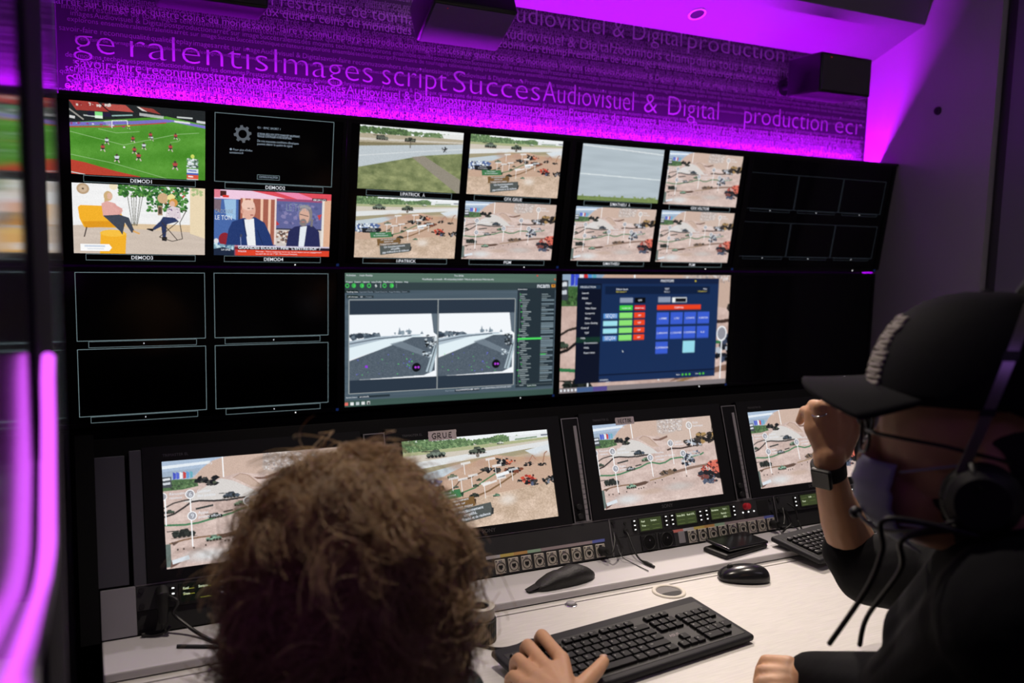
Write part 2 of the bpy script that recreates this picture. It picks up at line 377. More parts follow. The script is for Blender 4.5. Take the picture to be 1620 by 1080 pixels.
    for x0, y0, y1 in ((.135, .36, .82), (.432, .48, .68), (.62, .34, .56), (.712, .47, .69), (.8, .13, .36), (.312, 0, .2), (.01, .33, .6)): P.line([(x0, y0), (x0, y1)], .006, (250, 252, 255))
    for x, y, r in ((.135, .33, .024), (.14, .535, .024), (.43, .45, .024), (.617, .3, .024), (.71, .44, .024), (.8, .1, .026), (.0, .33, .02)):
        P.ell(x, y, r, r * 16 / 9, (250, 252, 255)); P.ell(x, y, r * .8, r * .8 * 16 / 9, (150, 150, 160) if r < .026 else (186, 176, 172))
    P.line([(.03, .94), (.115, .91)], .022, (216, 224, 232))
    return P
T_VEC = [('5', .8, -.068, .034, 'C'), ('Ecole', .835, -.046, .022), ('technique', .835, -.069, .022), ('7', .617, -.181, .034, 'C'), ('Gestion', .65, -.166, .02), ('des gares', .65, -.187, .02), ('8', .43, -.265, .034, 'C'), ('Couches', .475, -.23, .02), ('enterrées et réseaux', .47, -.255, .02), ('protégés', .475, -.278, .02),
         ('6', .135, -.198, .034, 'C'), ('Gestion', .17, -.182, .022), ('des postes', .17, -.205, .022), ('Rénovation', .03, -.182, .02), ('réseaux', .03, -.203, .02), ('9', .14, -.313, .034, 'C'), ('Appui', .17, -.296, .022), ('postes effort', .17, -.318, .022), ('4', .71, -.26, .034, 'C'), ('Appui des', .745, -.25, .02), ('engagements', .745, -.273, .02), ('futurs', .745, -.293, .02), ('de niveau interarmées Ivory', .03, -.034, .02)]

def paint_wide():
    P = Pic(384, 216, (206, 178, 154)); P.a += ((P.noise(8, 10, 4, 9) - .5) * 50)[..., None] * np.array([1, 1, 1.1]); P.a += ((P.noise(120, 80, 2, 15) - .5) * 44)[..., None]
    P.rect(0, 0, 1, .16, (238, 242, 244)); P.poly([(0, .12), (1, .07), (1, .36), (0, .46)], (186, 180, 160), 1, 8)
    for sd, (x0, x1, y0, y1, n) in enumerate(((0, .42, .03, .12, 300), (.4, .8, .05, .1, 150), (.0, .2, .0, .1, 90), (.6, .7, .03, .1, 50))): P.blobs(x0, y0, x1, y1, n * 3, .010, [(84, 116, 72), (104, 138, 86), (70, 98, 62), (126, 158, 104), (92, 126, 80)], sd)
    P.poly([(.72, .045), (.93, .04), (1, .03), (1, .09), (.72, .1)], (226, 230, 232)); P.line([(.76, .085), (.92, .075)], .008, (110, 140, 100)); P.rect(.95, .05, 1, .07, (120, 126, 140))
    P.poly([(0, .13), (.5, .11), (1, .085), (1, .11), (.5, .15), (0, .165)], (170, 176, 128)); P.poly([(0, .17), (.5, .15), (1, .11), (1, .145), (.6, .19), (.2, .24), (0, .25)], (206, 196, 180))
    P.poly([(0, .25), (.4, .2), (.75, .16), (1, .13), (1, .2), (.5, .25), (0, .33)], (222, 224, 224)); P.poly([(0, .33), (.5, .25), (.86, .2), (1, .2), (1, .23), (.4, .32), (0, .4)], (160, 150, 118), 1, 9)
    P.poly([(0, .4), (.36, .3), (.6, .28), (.5, .34), (.1, .46), (0, .5)], (190, 202, 210)); P.poly([(.82, .22), (1, .17), (1, .3), (.9, .3)], (214, 222, 228))
    P.poly([(0, .62), (.18, .47), (.3, .38), (.4, .32), (.5, .27), (.62, .24), (.75, .28), (.85, .3), (1, .32), (1, .6), (.3, .7), (0, .7)], (198, 162, 138), 1, 14)
    for k in range(12): P.ell(.33 + k * .058, .31 + .02 * math.sin(k * 2.1), .05, .04, (176 + 12 * (k % 3), 136 + 10 * (k % 3), 114 + 8 * (k % 2)), .5, .6)
    vehicle(P, .15, .2, .13, (92, 104, 92), seed=21); vehicle(P, .43, .2, .12, (76, 88, 74), gun=False, seed=22); P.ell(.49, .225, .012, .02, (120, 110, 100)); vehicle(P, .63, .12, .05, (190, 196, 180), gun=False, seed=23)
    P.poly([(0, .5), (.16, .43), (.24, .46), (.2, .55), (.04, .58), (0, .57)], (86, 110, 160)); P.blobs(.01, .45, .2, .58, 110, .012, [(226, 232, 238), (190, 204, 222), (70, 96, 160), (236, 240, 244), (40, 46, 60)], 31)
    L = P.line
    L([(.2, .6), (.27, .57), (.31, .55), (.35, .48), (.42, .46), (.47, .43), (.52, .4), (.6, .38)], .007, (88, 66, 48)); L([(.28, .64), (.38, .6), (.45, .57), (.5, .52), (.56, .47), (.6, .44)], .008, (66, 118, 72)); L([(.36, .7), (.46, .66), (.54, .62), (.62, .56), (.68, .51), (.74, .46)], .01, (124, 90, 56))
    for x, y, s_, c in ((.27, .44, .07, (110, 116, 92)), (.3, .55, .04, (90, 100, 84)), (.46, .5, .04, (66, 86, 60)), (.43, .56, .045, (64, 82, 62)), (.4, .67, .07, (44, 52, 44)), (.56, .69, .05, (98, 140, 110)), (.6, .49, .06, (60, 70, 82))): vehicle(P, x, y, s_, c, gun=False, seed=int(x * 100))
    clumps(P, .5, .38, .12, .04, DARK, 18, 41); clumps(P, .62, .28, .07, .08, DARK + [(210, 200, 190)], 34, 42); clumps(P, .68, .31, .06, .05, [(206, 74, 46), (60, 30, 26), (236, 130, 90)], 16, 43)
    clumps(P, .66, .41, .12, .03, DARK + [(120, 60, 40)], 22, 44); clumps(P, .8, .35, .07, .04, DARK + [(186, 150, 130)], 18, 45); clumps(P, .9, .38, .06, .025, DARK, 12, 46); L([(.94, .37), (.96, .27), (.98, .25)], .007, (160, 110, 84)); L([(.84, .35), (.87, .28), (.89, .33)], .005, (170, 110, 84))
    clumps(P, .78, .5, .09, .09, [(214, 66, 42), (160, 40, 34), (60, 26, 28), (236, 110, 84)], 32, 47); clumps(P, .8, .56, .08, .05, DARK + [(80, 90, 120)], 26, 48); clumps(P, .74, .54, .05, .03, DARK, 10, 49); clumps(P, .92, .54, .08, .07, DARK + [(120, 126, 140)], 30, 50)
    P.ell(.66, .74, .05, .05, (232, 224, 216), .7, .6)
    P.poly([(.06, .515), (.24, .51), (.25, .55), (.22, .59), (.07, .59)], (22, 24, 30)); P.poly([(.14, .585), (.345, .565), (.35, .61), (.36, .64), (.34, .655), (.15, .675)], (54, 120, 70)); P.poly([(.345, .61), (.37, .6), (.36, .66)], (30, 60, 40))
    P.poly([(.21, .69), (.43, .66), (.44, .7), (.435, .76), (.22, .8)], (118, 84, 42)); P.poly([(.43, .69), (.445, .69), (.44, .76)], (66, 44, 28)); P.poly([(.24, .8), (.54, .745), (.545, .8), (.535, .89), (.25, .955)], (76, 82, 80)); P.poly([(.54, .8), (.556, .81), (.55, .875), (.535, .88)], (46, 48, 48))
    for x, y0, y1 in ((.39, .3, .42), (.56, .28, .4), (.6, .36, .47), (.43, .44, .56), (.3, .45, .58), (.71, .42, .54), (.51, .54, .7), (.62, .5, .6), (.36, .47, .6)):
        P.line([(x, y0), (x, y1)], .004, (246, 248, 250)); P.line([(x - .02, y0), (x + .045, y0 - .01)], .014, (236, 238, 240), .75)
    P.line([(.6, .47), (.69, .44)], .02, (238, 242, 246)); P.line([(.5, .56), (.6, .52)], .012, (240, 240, 240), .8)
    return P
T_WIDE = [("Un fonctionnement", .385, -.462, .026, 'C', 0, .01, None, .11), ("simplifié,", .395, -.484, .026, 'C', 0, .01, None, .11), ("gage d'efficacité et de résilience", .4, -.508, .024, 'C', 0, .01, .26, .11),
          ("Un entraînement", .32, -.395, .022, 'C', 0, 0, None, .09), ("centré sur", .325, -.415, .022, 'C', 0, 0, None, .09), ("l'engagement majeur", .33, -.436, .022, 'C', 0, 0, None, .09), ("Des moyens", .24, -.342, .018, 'C', 0, 0, None, .05), ("de commandement", .245, -.36, .018, 'C', 0, 0, None, .05), ("Une armée", .15, -.302, .016, 'C'), ("de terre durcie", .15, -.318, .016, 'C')]

def paint_road():
    P = Pic(224, 126, (124, 134, 84)); P.a += ((P.noise(14, 14, 4, 2) - .5) * 90)[..., None] * np.array([1, .9, .7])
    P.rect(0, 0, 1, .14, (236, 240, 240)); P.blobs(0, .03, .45, .12, 500, .012, [(74, 104, 60), (96, 130, 74), (58, 84, 48)], 1); P.blobs(.45, .06, .84, .12, 90, .018, [(84, 116, 70), (110, 140, 90)], 2)
    P.poly([(.0, .13), (1, .11), (1, .2), (0, .3)], (176, 164, 138), 1, 6); P.poly([(.78, .06), (1, .03), (1, .12), (.8, .12)], (228, 230, 228)); P.poly([(0, .2), (1, .16), (1, .18), (0, .24)], (206, 198, 184)); P.poly([(0, .27), (1, .19), (1, .22), (0, .33)], (128, 118, 84))
    P.poly([(0, .33), (1, .19), (1, .34), (.6, .42), (0, .66)], (186, 196, 202)); P.line([(0, .48), (.5, .37), (1, .27)], .006, (216, 222, 224)); P.poly([(.5, .45), (.62, .42), (1, .78), (1, 1), (.97, 1)], (142, 134, 118), 1, 5)
    vehicle(P, .15, .21, .12, (86, 92, 80), seed=31); vehicle(P, .42, .21, .11, (80, 84, 70), gun=False, seed=32); P.line([(.48, .2), (.48, .31)], .008, (96, 90, 74)); clumps(P, .79, .27, .05, .07, DARK, 18, 33); P.line([(.82, .25), (.83, .3)], .012, (20, 22, 26))
    return P
def paint_tarmac():
    P = Pic(160, 90, (178, 190, 198)); P.a += ((P.noise(2, 12, 3, 4) - .5) * 22)[..., None]; P.line([(0, .03), (1, .1)], .01, (224, 230, 232)); P.line([(0, .53), (1, .56)], .01, (222, 230, 232))
    P.rect(0, .92, 1, 1, (120, 140, 84), 1, 14); P.blobs(0, .9, 1, .95, 60, .012, [(134, 152, 92), (110, 128, 78)], 3); return P
def player(P, x, y, s, shirt, shorts=(40, 40, 46)):
    P.ell(x, y - s * 1.05, s * .1, s * .17, (70, 50, 44)); P.poly([(x - s * .22, y - s * .9), (x + s * .22, y - s * .92), (x + s * .14, y - s * .45), (x - s * .14, y - s * .45)], shirt)
    P.rect(x - s * .15, y - s * .5, x + s * .15, y - s * .25, shorts); P.line([(x - s * .1, y - s * .28), (x - s * .2, y)], s * .1, (206, 190, 180)); P.line([(x + s * .1, y - s * .28), (x + s * .2, y + .01)], s * .1, (206, 190, 180))
def paint_soccer():
    P = Pic(320, 180, (76, 148, 40)); st = np.sin((P.X * 2.4 + P.Y * 9) * 2.2) * .5 + np.sin((P.X * 7 - P.Y * 4) * 1.5) * .35; P.a += st[..., None] * np.array([13, 12, 10]); P.a += ((P.noise(30, 20, 3, 3) - .5) * 14)[..., None]
    P.poly([(0, 0), (1, 0), (1, .2), (.7, .12), (0, .3)], (28, 32, 34))
    P.poly([(0, 0), (.2, 0), (.28, .12), (.05, .13)], (164, 52, 46)); P.poly([(.22, .02), (.4, .01), (.46, .1), (.28, .1)], (186, 74, 66)); P.poly([(.5, .02), (.6, .03), (.66, .1), (.54, .07)], (150, 54, 48)); P.poly([(.48, .02), (.5, .02), (.56, .08), (.52, .07)], (216, 210, 204)); P.blobs(.02, .02, .3, .06, 30, .012, [(214, 200, 194), (150, 40, 40)], 3)
    P.line([(0, .12), (.1, .25)], .012, (150, 146, 140)); P.line([(.22, .02), (.34, .2)], .008, (24, 20, 24))
    P.poly([(0, .3), (.45, .22), (.7, .16), (.75, .18), (.73, .2), (.45, .265), (0, .35)], (116, 104, 196)); P.poly([(.72, .16), (1, .21), (1, .25), (.74, .19)], (124, 116, 206)); P.blobs(.0, .3, .4, .31, 20, .01, [(206, 204, 236), (150, 60, 120)], 5)
    P.line([(0, .36), (.3, .32), (.7, .21)], .008, (190, 62, 54)); P.line([(.5, .12), (.68, .14)], .022, (206, 210, 210), .8); P.line([(.78, .12), (.9, .12)], .012, (200, 206, 206)); P.line([(.76, .18), (.88, .19)], .014, (224, 226, 230)); P.line([(.93, .16), (1, .17)], .02, (206, 210, 212)); P.line([(0, .22), (.04, .23)], .02, (206, 206, 206)); P.line([(.1, .19), (.2, .2)], .01, (180, 186, 186)); P.line([(.3, .17), (.45, .14)], .01, (140, 180, 176))
    wl = (150, 194, 128)
    for l in ([(0, .42), (.38, .56), (.78, .36), (.95, .32)], [(0, .73), (.3, .82), (.7, 1)], [(.73, .48), (.79, .46), (.805, .43), (.79, .41)], [(.2, .36), (.33, .4), (.5, .36)]): P.line(l, .004, wl)
    P.line([(.3, .34), (.3, .24), (.41, .22), (.415, .3)], .006, (236, 240, 240)); P.line([(.24, .26), (.3, .24)], .004, (210, 216, 220)); P.poly([(.25, .25), (.3, .24), (.3, .33), (.26, .31)], (200, 200, 224), .35)
    P.poly([(0, .8), (.1, .83), (.32, .93), (.5, .99), (.5, 1), (0, 1)], (190, 58, 40)); P.line([(0, .97), (.1, 1)], .008, (200, 210, 210))
    R_, B_ = (178, 64, 58), (206, 210, 224)
    for x, y, s, c in ((.42, .33, .05, (214, 226, 90)), (.26, .56, .075, B_), (.23, .66, .08, R_), (.33, .8, .09, B_), (.45, .51, .07, R_), (.58, .44, .07, R_), (.59, .47, .055, B_), (.77, .43, .07, R_), (.53, .6, .075, B_), (.46, .67, .08, R_), (.49, .76, .09, R_), (.73, .6, .08, R_), (.765, .86, .1, R_)): player(P, x, y, s, c)
    P.ell(.385, .59, .008, .012, (236, 240, 236))
    P.rect(.13, .135, .18, .19, (26, 24, 46)); P.rect(.18, .13, .235, .22, (130, 226, 130)); P.rect(.235, .135, .29, .19, (30, 24, 56)); P.rect(.18, .18, .235, .22, (226, 244, 226))
    P.ell(.9, .66, .015, .03, (206, 220, 90)); P.blobs(.86, .7, .94, .82, 80, .012, [(236, 240, 240), (210, 220, 226), (70, 90, 80), (120, 150, 130)], 8); P.rect(.855, .84, .945, .9, (214, 222, 232)); P.rect(.855, .9, .945, .925, (56, 90, 190)); P.rect(.855, .925, .945, .985, (224, 78, 50)); P.rect(.855, .985, .945, 1, (230, 234, 234))
    P.line([(.865, .865), (.93, .87)], .008, (60, 90, 180)); P.line([(.865, .95), (.905, .955)], .012, (246, 226, 220))
    return P
def paint_studio():
    P = Pic(320, 180, (240, 240, 240)); P.poly([(0, .6), (.3, .56), (.9, .55), (1, .62), (1, 1), (0, 1)], (206, 190, 176)); P.poly([(.3, .56), (.9, .55), (1, .62), (.9, .66), (.3, .62)], (222, 196, 160)); P.a[..., :] += ((P.noise(4, 30, 2, 6) - .5) * 10)[..., None]
    P.poly([(.88, 0), (1, 0), (1, .75), (.88, .68)], (234, 214, 178)); P.blobs(.9, .02, .98, .1, 16, .014, [(170, 190, 130)], 4)
    P.ell(.08, .08, .045, .075, (186, 156, 122)); P.ell(.08, .08, .03, .05, (206, 180, 150)); P.ell(.08, .08, .008, .012, (90, 70, 56)); P.ell(.3, .03, .03, .05, (240, 224, 190))
    P.blobs(.55, .0, .86, .36, 280, .016, [(44, 104, 46), (70, 136, 60), (30, 78, 38), (96, 156, 76)], 5); P.blobs(.6, .05, .85, .25, 12, .008, [(200, 60, 50)], 6); P.blobs(.34, 0, .58, .16, 170, .015, [(60, 122, 50), (96, 156, 70), (40, 90, 40)], 7)
    for x in (.4, .43, .45, .47, .5, .52): P.line([(x, .12), (.45 + (x - .45) * .3, .58)], .004, (60, 60, 44))
    P.ell(.67, .17, .042, .075, (206, 170, 128)); P.poly([(.71, .12), (.74, .1), (.77, .14), (.74, .2), (.7, .18)], (236, 224, 150)); P.rect(.63, .28, .665, .42, (170, 140, 110)); P.rect(.635, .3, .66, .4, (80, 66, 56))
    Y1 = (246, 176, 36)
    P.poly([(.04, .34), (.06, .31), (.2, .31), (.34, .33), (.37, .5), (.36, .62), (.08, .62), (.05, .5)], Y1); P.poly([(.07, .54), (.38, .52), (.38, .6), (.09, .63)], (226, 150, 24)); P.line([(.1, .62), (.08, .76)], .008, (50, 40, 36)); P.line([(.34, .6), (.36, .7)], .008, (50, 40, 36))
    P.poly([(.2, .7), (.22, .67), (.36, .67), (.39, .7), (.38, 1), (.19, 1)], Y1); P.ell(.29, .7, .095, .05, (250, 192, 60))
    SK = (226, 180, 156)
    P.ell(.26, .17, .032, .07, (206, 172, 120)); P.ell(.27, .17, .02, .045, SK); P.poly([(.235, .16), (.25, .1), (.26, .28), (.23, .3)], (206, 172, 120)); P.poly([(.21, .28), (.25, .24), (.31, .27), (.36, .4), (.34, .44), (.22, .46)], (226, 168, 160)); P.line([(.3, .3), (.36, .36), (.33, .43)], .02, (222, 160, 152)); P.poly([(.22, .45), (.34, .43), (.41, .47), (.45, .66), (.43, .69), (.38, .54), (.36, .72), (.34, .66)], (62, 68, 82)); P.line([(.44, .66), (.49, .7)], .014, (226, 170, 100))
    P.ell(.75, .23, .034, .06, (214, 150, 70)); P.ell(.742, .25, .02, .045, SK); P.poly([(.7, .32), (.74, .28), (.8, .3), (.81, .46), (.72, .5), (.69, .44)], (220, 206, 214)); P.blobs(.7, .32, .8, .46, 30, .006, [(120, 90, 130), (240, 236, 240)], 9); P.poly([(.67, .44), (.76, .45), (.79, .5), (.68, .56), (.6, .64), (.59, .61), (.65, .5)], (44, 56, 96)); P.poly([(.65, .5), (.7, .52), (.69, .74), (.665, .74)], (40, 50, 88)); P.poly([(.55, .62), (.6, .62), (.59, .66), (.54, .63)], (26, 26, 30)); P.poly([(.66, .74), (.7, .74), (.695, .8), (.66, .79)], (26, 26, 30))
    for l in ([(.81, .34), (.85, .34), (.8, .52)], [(.79, .5), (.64, .74), (.74, .8), (.82, .76), (.8, .52)], [(.66, .52), (.78, .78)]): P.line(l, .006, (60, 52, 46))
    P.poly([(.05, .86), (.26, .86), (.28, .91), (.26, .96), (.05, .96)], (250, 250, 250)); P.line([(.08, .89), (.23, .89)], .014, (200, 210, 226)); P.line([(.1, .93), (.22, .93)], .007, (206, 214, 226)); return P
def paint_news():
    P = Pic(320, 180, (120, 110, 150)); P.rect(0, 0, 1, .15, (240, 200, 224)); P.poly([(.3, 0), (1, 0), (1, .15), (.75, .15)], (226, 70, 84)); P.poly([(.5, .0), (.7, .0), (.95, .15), (.8, .15)], (240, 130, 170)); P.rect(0, 0, .05, .12, (226, 120, 140)); P.rect(.05, .02, .1, .1, (70, 30, 30)); P.line([(.07, .1), (.12, .1)], .02, (226, 50, 40))
    P.rect(0, .14, .2, .83, (66, 100, 168)); P.poly([(.08, .15), (.18, .14), (.18, .45), (.1, .4)], (150, 190, 226)); P.poly([(0, .15), (.06, .15), (.05, .35), (0, .3)], (120, 100, 110)); P.ell(.09, .75, .05, .1, (140, 30, 44)); P.ell(.02, .78, .02, .04, (220, 220, 226)); P.rect(.2, .14, .215, .6, (50, 40, 60))
    P.rect(.215, .12, .52, .82, (166, 92, 74));
    for x in (.3, .385, .45, .235): P.rect(x, .12, x + .022, .82, (240, 196, 168))
    P.rect(.505, .1, .53, .82, (236, 214, 206)); P.rect(.52, .14, .94, .56, (92, 96, 150)); P.rect(.52, .1, .93, .14, (160, 70, 110)); P.blobs(.54, .18, .9, .5, 60, .02, [(110, 112, 168), (80, 84, 136), (130, 124, 172)], 2); P.poly([(.88, .34), (.92, .32), (.9, .42)], (206, 60, 60)); P.poly([(.52, .44), (.55, .5), (.52, .52)], (190, 50, 60))
    P.rect(.52, .56, .94, .58, (40, 40, 56)); P.rect(.52, .58, .94, .84, (206, 196, 190)); P.blobs(.53, .6, .66, .78, 60, .015, [(150, 110, 90), (230, 216, 206), (90, 70, 66)], 3); P.rect(.92, .1, .94, .84, (230, 224, 216)); P.rect(.94, .1, 1, .84, (222, 172, 140))
    NB = (30, 52, 110)
    P.poly([(.1, .84), (.12, .6), (.15, .48), (.24, .42), (.34, .4), (.42, .48), (.47, .66), (.5, .84)], NB); P.poly([(.25, .44), (.33, .42), (.35, .84), (.28, .84)], (236, 238, 240)); P.line([(.24, .44), (.27, .7)], .01, (20, 36, 84)); P.line([(.36, .6), (.41, .82)], .008, (22, 38, 86)); P.ell(.285, .29, .058, .15, (226, 172, 152)); P.ell(.28, .22, .055, .08, (238, 196, 178)); P.ell(.23, .32, .012, .03, (214, 150, 130)); P.line([(.3, .37), (.325, .37)], .01, (170, 90, 84)); P.line([(.275, .27), (.295, .27)], .006, (110, 70, 60)); P.line([(.31, .27), (.325, .27)], .006, (110, 70, 60)); P.line([(.22, .7), (.225, .84)], .006, (150, 160, 200)); P.ell(.225, .69, .01, .025, (60, 66, 90))
    P.poly([(.61, .84), (.63, .6), (.68, .53), (.76, .5), (.84, .5), (.9, .6), (.915, .84)], (34, 38, 84)); P.poly([(.73, .53), (.79, .51), (.77, .84), (.72, .84)], (226, 232, 238)); P.ell(.775, .33, .06, .15, (130, 124, 126)); P.ell(.765, .36, .045, .125, (214, 168, 148)); P.ell(.755, .46, .032, .06, (130, 120, 118)); P.line([(.74, .45), (.77, .45)], .01, (186, 110, 100)); P.line([(.725, .33), (.8, .36)], .005, (40, 36, 44)); P.line([(.835, .4), (.83, .52)], .02, (120, 114, 118)); P.line([(.72, .22), (.76, .2), (.82, .24)], .02, (150, 146, 150))
    P.rect(0, .83, .18, 1, (60, 90, 130)); P.blobs(.0, .84, .17, .9, 30, .02, [(190, 220, 230), (120, 160, 180)], 4); P.poly([(0, .9), (.08, .87), (.17, .92), (.17, 1), (0, 1)], (24, 36, 60)); P.rect(.17, .85, 1, .905, (36, 22, 36)); P.rect(.17, .84, 1, .86, (200, 190, 214)); P.rect(.18, .905, 1, 1, (226, 60, 34)); P.rect(.17, .84, .2, 1, (200, 50, 60), .5)
    P.rect(.83, .075, .96, .11, (60, 30, 40)); return P
T_NEWS = [('GRANDES ÉCOLES : FINI "L\'ENTRE-SOI" ?', .2, -.503, .034, 'L', 0, .02, .72), ('POLICE', .2, -.531, .018, 'L', 0, .01, .07), ("Moretti : \"Faire respecter la loi sur le territoire est un engagement", .35, -.53, .017, 'L', 0, 0, .58), ("au pari de ce vis !\" (M. Moretto/Twitter)", .35, -.55, .017, 'L', 0, 0, .36), ('LE TON', .6, -.16, .095, 'L', 1, -.02, .19), ('ÇA DONNE', .005, -.2, .05, 'L', 1, 0, .15), ('LE TON', .005, -.255, .055, 'L', 0, 0, .14), ('08.24 LCI', .84, -.062, .024, 'L', 0, .01, .11), ('LA UNE', .06, -.52, .022, 'L', 0, .01)]
def gray_view(P, x0, x1, y0, y1, seed):
    w, h = x1 - x0, y1 - y0; q = lambda a, b: (x0 + a * w, y0 + b * h); R = lambda l: [q(*t) for t in l]
    P.rect(x0, y0, x1, y1, (244, 248, 252)); P.blobs(x0, y0 + h * .3, x0 + w * .35, y0 + h * .36, 40, .012, [(70, 84, 98), (50, 60, 72), (110, 124, 136)], seed); P.blobs(x0 + w * .5, y0 + h * .27, x0 + w * .7, y0 + h * .3, 8, .008, [(140, 156, 168)], seed + 1)
    for cx, hh in ((.56, .2), (.67, .22), (.82, .27)): P.poly(R([(cx - .02, .32), (cx, hh), (cx + .02, .32)]), (120, 136, 150))
    P.poly(R([(0, .4), (.3, .34), (.8, .32), (.8, .36), (.3, .42), (0, .52)]), (176, 192, 204)); P.poly(R([(0, .5), (.4, .38), (.85, .33), (.8, .36), (0, .68)]), (226, 240, 246)); P.line(R([(0, .44), (.3, .375), (.7, .34)]), .005, (96, 108, 122))
    P.poly(R([(0, .7), (.3, .56), (.72, .36), (.98, .36), (.98, .9), (.85, .97), (0, 1)]), (84, 96, 108), 1, 26); P.poly(R([(.45, .46), (.58, .42), (.98, .66), (.95, .72)]), (120, 134, 146), .8, 10)
    P.blobs(x0 + w * .05, y0 + h * .62, x0 + w * .75, y0 + h * .95, 26, .003, [(90, 220, 110), (110, 110, 240)], seed + 2)
    P.ell(*q(.76, .84), .02, .035, (18, 20, 24)); P.ell(*q(.75, .84), .005, .009, (190, 70, 230)); P.ell(*q(.785, .84), .005, .009, (190, 70, 230))
    P.poly(R([(.93, 0), (1, 0), (1, .34), (.96, .3)]), (96, 110, 122)); P.poly(R([(.87, .92), (.97, .5), (1, .45), (1, .62), (.94, .93)]), (176, 194, 204)); P.line(R([(.9, .92), (.99, .5)]), .004, (60, 66, 74)); clumps(P, x0 + w * .87, y0 + h * .34, w * .12, h * .2, [(24, 28, 32), (210, 220, 226), (60, 68, 76)], 34, seed + 4); clumps(P, x0 + w * .84, y0 + h * .6, w * .1, h * .09, [(210, 222, 230), (20, 22, 26), (180, 194, 204)], 16, seed + 5)
def paint_tracking():
    P = Pic(416, 234, (76, 92, 104)); P.rect(0, 0, 1, .07, (86, 112, 100)); P.rect(0, .95, 1, 1, (60, 84, 78)); P.a += ((P.noise(3, 60, 2, 8) - .5) * 14)[..., None]
    P.rect(0, .07, 1, .13, (52, 66, 70))
    G = (70, 214, 90)
    for x, k in ((.012, 0), (.04, 1), (.075, 2), (.105, 3), (.172, 4), (.204, 5)):
        P.ell(x, .095, .0085, .016, G); P.ell(x, .095, .0055, .01, (52, 66, 70))
        if k in (1, 2, 5): P.rect(x - .003, .088, x + .005, .102, G)
    P.line([(.136, .085), (.131, .096), (.139, .096), (.133, .108)], .003, (236, 240, 240)); P.line([(.155, .08), (.155, .112)], .0015, (180, 190, 190)); P.line([(.225, .08), (.225, .112)], .0015, (180, 190, 190))
    P.rect(.003, .128, .056, .148, (24, 40, 36)); P.rect(.056, .132, .285, .147, (44, 54, 60)); P.rect(.01, .165, .056, .187, (26, 44, 38)); P.rect(.056, .168, .125, .186, (48, 58, 64))
    P.rect(.02, .2, .415, .9, (44, 56, 70)); P.rect(.415, .2, .79, .9, (44, 56, 70)); gray_view(P, .022, .412, .31, .8, 1); gray_view(P, .42, .788, .31, .8, 40)
    for l in ([(.02, .2), (.79, .2), (.79, .9), (.02, .9), (.02, .2)], [(.415, .2), (.415, .9)]): P.line(l, .003, (170, 176, 176))
    P.ell(.095, .7, .006, .01, (150, 60, 220))
    P.rect(.8, .115, .995, .925, (38, 50, 58)); q = random.Random(4); y = .15
    for k in range(48):
        y += .0158; ind = q.choice((0, .006, .012, .018))
        P.line([(.815 + ind, y), (.815 + ind + q.uniform(.02, .05), y)], .004, (176, 188, 190), .8)
        if k % 3 == 0: P.rect(.808 + ind, y - .004, .812 + ind, y + .004, G)
        c = q.random()
        if c < .4: P.rect(.925, y - .006, .992, y + .006, (118, 136, 146))
        elif c < .8: P.line([(.925, y), (.925 + q.uniform(.02, .05), y)], .003, (170, 184, 186), .8)
    P.rect(.806, .52, .93, .535, (80, 226, 100)); P.rect(.925, .655, .955, .663, G); P.line([(.813, .15), (.813, .9)], .0015, (150, 164, 166)); P.rect(.86, .905, .905, .93, (40, 70, 56)); P.line([(.8, .905), (1, .905)], .001, (140, 150, 150))
    P.rect(.06, .918, .2, .936, (40, 52, 60)); P.rect(.5, .912, .62, .93, (36, 46, 54)); P.rect(.975, .085, .995, .11, (226, 150, 50)); P.rect(.979, .09, .991, .1, (120, 74, 30))
    for x, c in ((.01, (226, 110, 100)), (.034, (230, 234, 234)), (.058, (190, 200, 204)), (.082, (220, 224, 224)), (.105, (240, 240, 240))): P.rect(x - .007, .963, x + .007, .988, c)
    P.rect(.101, .97, .109, .985, (20, 24, 26)); P.ell(.9, .015, .004, .007, (220, 60, 50)); P.ell(.993, .045, .004, .007, (226, 100, 60)); return P
T_TRK = [('Activities     ncam Reality', .006, -.013, .011), ('Thu 09:06', .51, -.013, .011, 'C'), ('NcamReality - ar-console - AR compositing disabled : Video is captured once Video box only', .51, -.028, .011, 'C', 0, 0, .34), ('Project   Session   Options   Lens Profile   Play/Record   Window   Help', .006, -.04, .0095, 'L', 0, 0, .27), ('ncam', .9, -.062, .03, 'L', 0, .01, .065), ('Tracking View', .007, -.081, .0085), ('Augmented Reality   Camera Rotations   Image Modelling   Control', .062, -.081, .0085, 'L', 1, 0, .21), ('L/R Witness', .013, -.102, .0085), ('3D', .066, -.102, .0085), ('Presets', .09, -.102, .0085, 'L', 1), ('System Status', .803, -.072, .0085), ('Base Camera', .455, -.52, .0085, 'L', 1), ('DoxyWRAPPER.HMF .NXTV', .505, -.52, .0095, 'L', 0, .005), ('Lens  (Generic/Ncam x 08.2 HD 4.5x7) .NXTV', .63, -.518, .0095, 'L', 0, .005, .15), ('System Status', .006, -.525, .0085), ('ar-console', .065, -.525, .0095, 'L', 0, .005), ('System Active', .862, -.518, .0085)]
